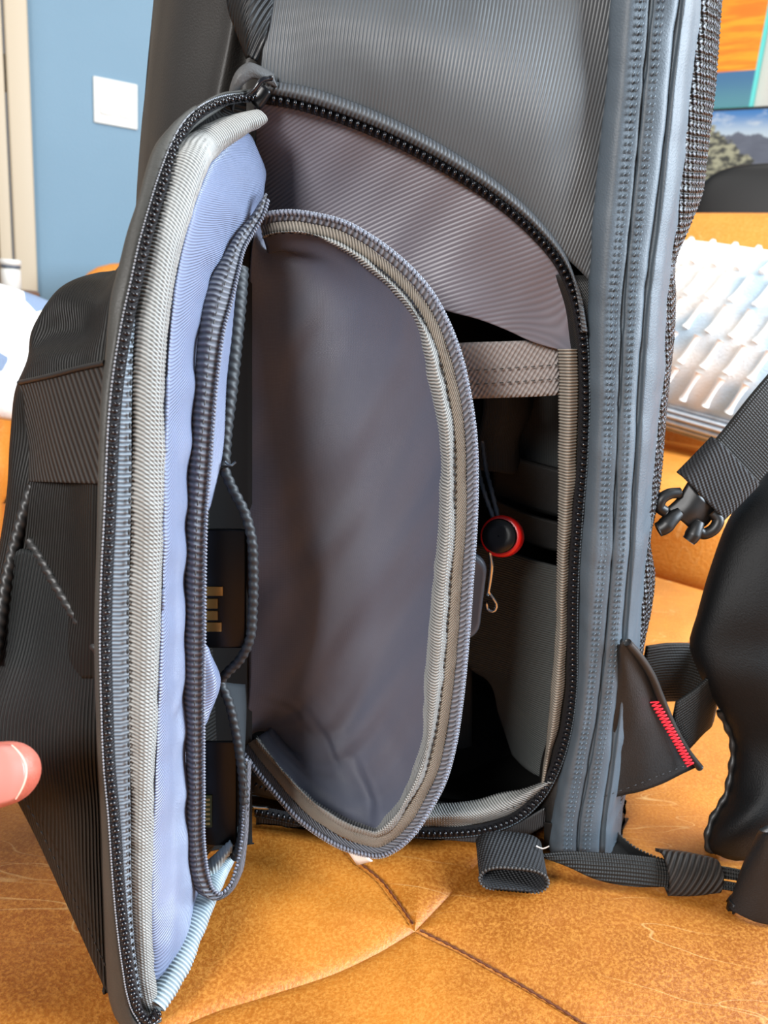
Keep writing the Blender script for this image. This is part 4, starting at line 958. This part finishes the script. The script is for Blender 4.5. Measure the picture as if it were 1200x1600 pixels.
loft('lower_panel', rowsL, fabric('ribbed_black_fabric', (8, 9, 9), (42, 45, 45), 0.46, 0.0019, 0.0, 0.0003, spec=0.28), bag, nu=100, nv=60, thick=0.0012, disp=lambda U, V: 0.0016*noise2(U*22+V*12, V*26, 81))
hemp = P((14, 1228, .2785), (34, 1262, .2785), (66, 1326, .2785), (100, 1396, .2785), (134, 1466, .2815), (164, 1530, .285))
beads('stitch', hemp + np.array([.005, -.0022, .0]), 0.0044, (0.0015, 0.0004, 0.0004), M_stit, bag)

# ------------------------------------------------------------------ STRAPS ON THE RIGHT
# hip belt wing; fabric colour darkened for the shade low on the bag
W1 = P((974, 1002, .4085), (990, 1020, .412), (1010, 1050, .418), (1027, 1090, .425), (1048, 1138, .432), (1072, 1178, .438), (1088, 1198, .440))
W0 = P((958, 1004, .4175), (954, 1060, .418), (950, 1110, .4185), (946, 1150, .419), (940, 1190, .419), (934, 1225, .419), (928, 1256, .419))
wing = loft('hip_belt_wing', [W0, W0*.5+W1*.5+np.array([0, -.004, 0]), W1], fabric('hip_wing_fabric', (20, 20, 20), (33, 33, 33), 0.5, None, dist=.0003, nscale=40), bag, nu=24, nv=40, thick=0.003, disp=lambda U, V: 0.0012*noise2(U*60, V*40, 91))
tube('wing_binding', W1+np.array([.002, -.001, 0]), 0.0024, M_rib, wing, nv=10)
beads('stitch', P((945, 1244, .4165), (990, 1228, .419), (1035, 1210, .425), (1066, 1198, .430)), 0.0046, (0.0015, .0004, .0005), M_stit, wing)
# red bar tack: zigzag thread
za = P((1022, 1096, .4225), (1079, 1196, .4315)); zz = []
for i in range(41):
    t_ = i/40; q = za[0]*(1-t_)+za[1]*t_; zz.append(q+np.array([.0022, 0, .0010])*(1 if i % 2 else -1))
tube('bar_tack', zz, 0.0005, M_red, wing, n=240, nv=6, label='red zigzag stitching')
# webbing loop behind the wing
ctr = [(1048, 1150, .440), (1080, 1128, .444), (1108, 1100, .455), (1124, 1085, .478), (1116, 1068, .508), (1080, 1052, .522), (1040, 1050, .515), (1000, 1056, .50)]
wl = np.array([p(*q) for q in ctr])
hw = np.array([.0, .0, .0235])
loft('belt_webbing', [wl-hw, wl, wl+hw], M_web, bag, nu=12, nv=80, thick=0.0022, flip_to=(0.3, -1, 0.1))
# long shoulder strap pad on the right
LFT = [(-90, 1150, .495), (60, 1250, .505), (230, 1320, .51), (400, 1345, .515), (560, 1310, .515), (660, 1250, .508), (740, 1196, .50), (770, 1166, .49), (810, 1140, .48), (880, 1113, .47), (960, 1090, .462), (1010, 1078, .46), (1045, 1090, .455), (1110, 1125, .452), (1165, 1146, .45), (1210, 1142, .445), (1245, 1134, .44), (1275, 1116, .436), (1300, 1107, .432), (1322, 1106, .43), (1342, 1122, .43)]
rows = []
for i, (y, x, Y) in enumerate(LFT):
    s = 1.0 if y < 1330 else .35
    xr2 = x+125+max(0, min(1, (y-560)/180))*0 if y < 740 else 1320 if y < 1200 else 1320-(y-1200)*.9
    k = min(1.0, (1345-y)/60*.8+.2)
    rows.append(P((x+4, y, Y+.02), (x, y, Y+.004), (x+14*k, y+2, Y-.008*k), (x+(xr2-x)*.35, y+3, Y-.020*k), (x+(xr2-x)*.7, y+2, Y-.022*k), (xr2, y, Y-.008), (xr2, y, Y+.01)))
loft('shoulder_strap', rows, fabric('strap_fabric', (8, 8, 9), (15, 16, 17), 0.55, None, dist=.0003, nscale=20, spec=.25), bag, nu=90, nv=50, thick=0.003)
tube('strap_edge', np.array([p(x-1, y, Y+.002) for y, x, Y in LFT[13:]]), 0.002, M_rib, bag, nv=8, disp=ribs_u(.0006, .012))
# webbing running to the buckle
wb = np.array([p(*q) for q in [(1330, 470, .49), (1250, 600, .475), (1205, 655, .465), (1160, 712, .46), (1110, 768, .455)]])
dv = P((1060, 742, .455))[0]-P((1122, 806, .455))[0]; dv = dv/np.linalg.norm(dv)
hw = dv*0.0155
loft('chest_webbing', [wb-hw*1.25, wb, wb+hw*1.25], M_web, bag, nu=10, nv=60, thick=0.002)
kp = np.array([p(*q) for q in [(1153, 722, .453), (1128, 748, .451), (1098, 778, .450)]])
loft('strap_keeper', [kp-hw*1.35+np.array([0, .006, 0]), kp-hw*1.3, kp+np.array([0, -.003, 0]), kp+hw*1.3, kp+hw*1.35+np.array([0, .006, 0])], M_velc, bag, nu=24, nv=24, thick=0.0018)
# buckle: body plate with three prongs
bk = loft('buckle', [P((1075, 752, .452), (1058, 778, .451), (1040, 795, .450)), P((1095, 775, .447), (1075, 795, .446), (1062, 812, .446)), P((1122, 795, .452), (1105, 820, .451), (1085, 832, .450))], M_blkm, bag, nu=12, nv=12, thick=0.006, label='black buckle half with prongs')
tube('prong', P((1062, 770, .450), (1045, 772, .449), (1032, 782, .448), (1030, 792, .448), (1040, 800, .448)), 0.0034, M_blkm, bk, nv=10, n=24)
tube('prong', P((1062, 800, .449), (1048, 812, .447), (1036, 824, .446), (1028, 828, .446)), [0.0035, .0045, .0052, .0045], M_blkm, bk, nv=12, n=24)
tube('prong', P((1092, 815, .449), (1086, 828, .447), (1080, 840, .446), (1076, 845, .446)), [0.0035, .0042, .0048, .004], M_blkm, bk, nv=12, n=24)
tube('prong', P((1112, 800, .451), (1122, 812, .449), (1116, 826, .448), (1100, 834, .448), (1082, 820, .448)), 0.0036, M_blkm, bk, nv=10, n=30)
# lower strap across the leather
S0 = P((846, 1334, .402), (880, 1330, .402), (940, 1332, .401), (1000, 1337, .400), (1045, 1343, .400)); S1 = P((850, 1341, .400), (885, 1354, .396), (930, 1374, .392), (985, 1385, .390), (1045, 1386, .390))
loft('lower_strap', [S0, S0*.5+S1*.5+np.array([0, -.001, .001]), S1], M_web, bag, nu=12, nv=60, thick=0.0018)
k0 = P((1036, 1333, .400), (1080, 1338, .399), (1124, 1347, .398)); k1 = P((1044, 1400, .388), (1085, 1400, .387), (1126, 1395, .387))
loft('strap_keeper', [k0+np.array([0, .012, -.006]), k0, k0*.5+k1*.5+np.array([0, -.004, .004]), k1, k1+np.array([0, .010, -.003])], M_elas, bag, nu=30, nv=30, thick=0.0018)
for (ya, yb, Yq) in ((1352, 1372, .400), (1374, 1388, .394)):
    a = P((1120, ya, Yq), (1150, ya+5, Yq), (1185, ya+14, Yq)); b = P((1120, yb, Yq-.004), (1150, yb+4, Yq-.004), (1185, yb+12, Yq-.004))
    loft('lower_strap', [a, b], M_web, bag, nu=6, nv=20, thick=0.0016)
q = P((950, 1268, .455), (960, 1296, .440), (985, 1320, .428), (1015, 1336, .415), (1044, 1346, .404))
loft('base_webbing', [q, q+np.array([-.012, .01, -.012]), q+np.array([-.05, .03, -.024])], M_dark, bag, nu=8, nv=40, thick=0.002)
beads('webbing_edge', q+np.array([0, -.001, .001]), 0.0026, (.0011, .0008, .0008), M_rib, bag)
# velcro loop lying on the leather
th = np.linspace(0, 2*math.pi, 40, endpoint=False)
vc = pz(798, 1352, 0.010)
ringv = np.stack([vc[0]+.0205*np.sign(np.cos(th))*np.abs(np.cos(th))**.6, 0*th, .0105+.0088*np.sin(th)], 1)
Yn = float(pz(798, 1390, 0.004)[1]); Yf = Yn+.027
G = np.array([ringv*np.array([1, 1, 1])+np.array([0, Yn+(Yf-Yn)*k, .004*k]) for k in (0, .33, .66, 1)])
vl = link('velcro_loop', grid_mesh('velcro_loop', G, closed_v=True), M_velc, bag, 'black hook-and-loop strap loop'); m = vl.modifiers.new('s', 'SOLIDIFY'); m.thickness = .0018; m.offset = -1
beads('loop_edge', np.vstack([G[0], G[0][:1]]), .0022, (.0009, .0009, .0009), M_stig, bag, toward=(0, -1, .2))
tube('loose_thread', P((838, 1322, .399), (848, 1326, .397), (858, 1322, .397)), .0004, M_label, bag, nv=6)
# hip pad end resting on the leather
rows = [P((1188, y, .40), (1150+d1, y, .392), (1140+d1, y+6, .386), (1180+d1*.5, y+12, .374), (1240, y+10, .372), (1300, y, .38)) for y, d1 in ((1290, 46), (1330, 26), (1385, 6), (1435, -10), (1456, -6))]
loft('hip_pad', rows, fabric('hip_pad_fabric', (20, 21, 22), (34, 36, 38), 0.45, None, dist=.0003, nscale=20), bag, nu=36, nv=36, thick=0.004)

# ------------------------------------------------------------------ HAND holding the pocket (thumb in frame)
t = NT('skin')
sk = t.mix(t.ramp(t.noise(60, 'Object', 3), 0.35, 0.65), s2l((166, 84, 68)), s2l((184, 106, 90))); t.base(sk)
t.bump(t.noise(700, 'Object', 3), 0.0006, 0.6); t.set(Roughness=0.5, Subsurface_Weight=0.15); t.b.inputs['Subsurface Radius'].default_value = (.003, .0012, .0008)
M_skin = t.m
tip = p(56, 1199, .250)
hv, hf = [], []
def blob(path, rads, sq=1.0, n=30, nv=20, upv=(0, 0, 1)):
    path = np.asarray(path, float); C_ = cr(path, n); T = frames(C_)
    r = cr(np.array([[a, 0, 0] for a in rads]), n)[:, 0]
    N = np.tile(np.asarray(upv, float), (n, 1)); N -= T*(N*T).sum(1, keepdims=True); N /= np.linalg.norm(N, axis=1, keepdims=True); B = np.cross(T, N)
    th = np.linspace(0, 2*math.pi, nv, endpoint=False)
    # round end caps
    Cs, rs, Ns, Bs = [], [], [], []
    for k in range(5, 0, -1): a = k/5*math.pi/2*.98; Cs.append(C_[0]-T[0]*r[0]*math.sin(a)*sq); rs.append(r[0]*math.cos(a)); Ns.append(N[0]); Bs.append(B[0])
    for i in range(n): Cs.append(C_[i]); rs.append(r[i]); Ns.append(N[i]); Bs.append(B[i])
    for k in range(1, 6): a = k/5*math.pi/2*.98; Cs.append(C_[-1]+T[-1]*r[-1]*math.sin(a)); rs.append(r[-1]*math.cos(a)); Ns.append(N[-1]); Bs.append(B[-1])
    G = np.array([c+rr*(np.cos(th)[:, None]*nn_+sq*np.sin(th)[:, None]*bb_) for c, rr, nn_, bb_ in zip(Cs, rs, Ns, Bs)])
    b = len(hv); hv.extend(G.reshape(-1, 3)); m = len(Cs)
    for i in range(m-1):
        for j in range(nv): hf.append((b+i*nv+j, b+i*nv+(j+1) % nv, b+(i+1)*nv+(j+1) % nv, b+(i+1)*nv+j))
    hf.append(tuple(b+j for j in range(nv))[::-1]); hf.append(tuple(b+(m-1)*nv+j for j in range(nv)))
RT = 0.0136
ax = np.array([.88, .45, .03]); ax /= np.linalg.norm(ax)
tc_ = tip-ax*RT*0.75
ip = tc_ - ax*0.028
mcp = ip + np.array([-.034, -.008, -.012]); cmc = mcp + np.array([-.036, .012, -.026]); wrist = cmc + np.array([-.045, .022, -.022])
blob([cmc, mcp, (mcp+ip)/2+np.array([0, .001, 0]), ip, ip*.5+tc_*.5, tc_], [.016, .0135, .0112, 0.0126, .0138, .0124], sq=.80)
kn = [mcp+np.array([-.030, .074, .020-.021*k]) + np.array([-.004*abs(k-1), 0, 0]) for k in range(4)]
for k in range(4):
    L = [.040, .045, .042, .032][k]
    a = kn[k]; b_ = a+np.array([L*.8, .022, .003]); c_ = b_+np.array([L*.55, .002, 0]); d_ = c_+np.array([L*.38, -.006, -.001])
    r_ = [.0098, .0100, .0096, .0084][k]
    blob([a, b_, c_, d_], [r_*1.08, r_, r_*.92, r_*.78], n=24, nv=16)
    blob([wrist+np.array([.02, .006, .012-.008*k]), a], [.016, r_*1.25], n=12, nv=16)
blob([wrist+np.array([-.20, -.02, .03]), wrist+np.array([-.08, .0, .008]), wrist], [.036, .029, .024], sq=.75, n=16)
blob([wrist, (cmc+mcp)/2+np.array([-.004, .006, .004])], [.020, .018], n=14)
hand = thing('person', 'bare hand with its thumb pressing the dark pocket fabric at lower left', 'person', wrist)
ho = link('hand', mesh('hand', hv, hf), M_skin, hand)
m = ho.modifiers.new('r', 'REMESH'); m.mode = 'VOXEL'; m.voxel_size = 0.0013; m.use_smooth_shade = True
m = ho.modifiers.new('sm', 'SMOOTH'); m.factor = 0.5; m.iterations = 8
# thumb nail: curved plate on the camera side
nd = CAM-tip; nd = nd-ax*(nd@ax); nd /= np.linalg.norm(nd)
sd = np.cross(nd, ax); sd /= np.linalg.norm(sd)
M_nail = plain('nail', (182, 108, 96), 0.35); M_naile = plain('nail_edge', (216, 172, 152), 0.45)
def nailpt(u, v, lift=0.0):   # u 0..1 along, v -1..1 across
    w2 = .0103*(1-.10*u**4); a = v*w2
    endc = -0.0042*v*v*(u)**2
    return tc_ - ax*0.0095 + ax*(0.0165*u+endc) + sd*a + nd*(RT*.80*math.sqrt(max(1-(a/(RT*1.05))**2, 0)) + .0005 + lift - .0012*max(u-.7, 0)*3)
G = np.array([[nailpt(u, v) for v in np.linspace(-1, 1, 16)] for u in np.linspace(0, 1, 16)])
no = link('thumb_nail', grid_mesh('thumb_nail', G), M_nail, hand); m = no.modifiers.new('s', 'SOLIDIFY'); m.thickness = .0009; m.offset = 0
tube('nail_edge', [nailpt(1.0, v, .0002) for v in np.linspace(-1, 1, 14)], .00045, M_naile, hand, n=40, nv=8)

# cloth lies on the leather, never in it
def rest(o):
    for c in o.children:
        if c.type == 'MESH':
            n = len(c.data.vertices); v = np.zeros(n*3, np.float32); c.data.vertices.foreach_get('co', v); v = v.reshape(-1, 3)
            v[:, 2] = np.maximum(v[:, 2], 0.003); c.data.vertices.foreach_set('co', v.ravel()); c.data.update()
        rest(c)
rest(bag)
print('objects', len(bpy.data.objects))
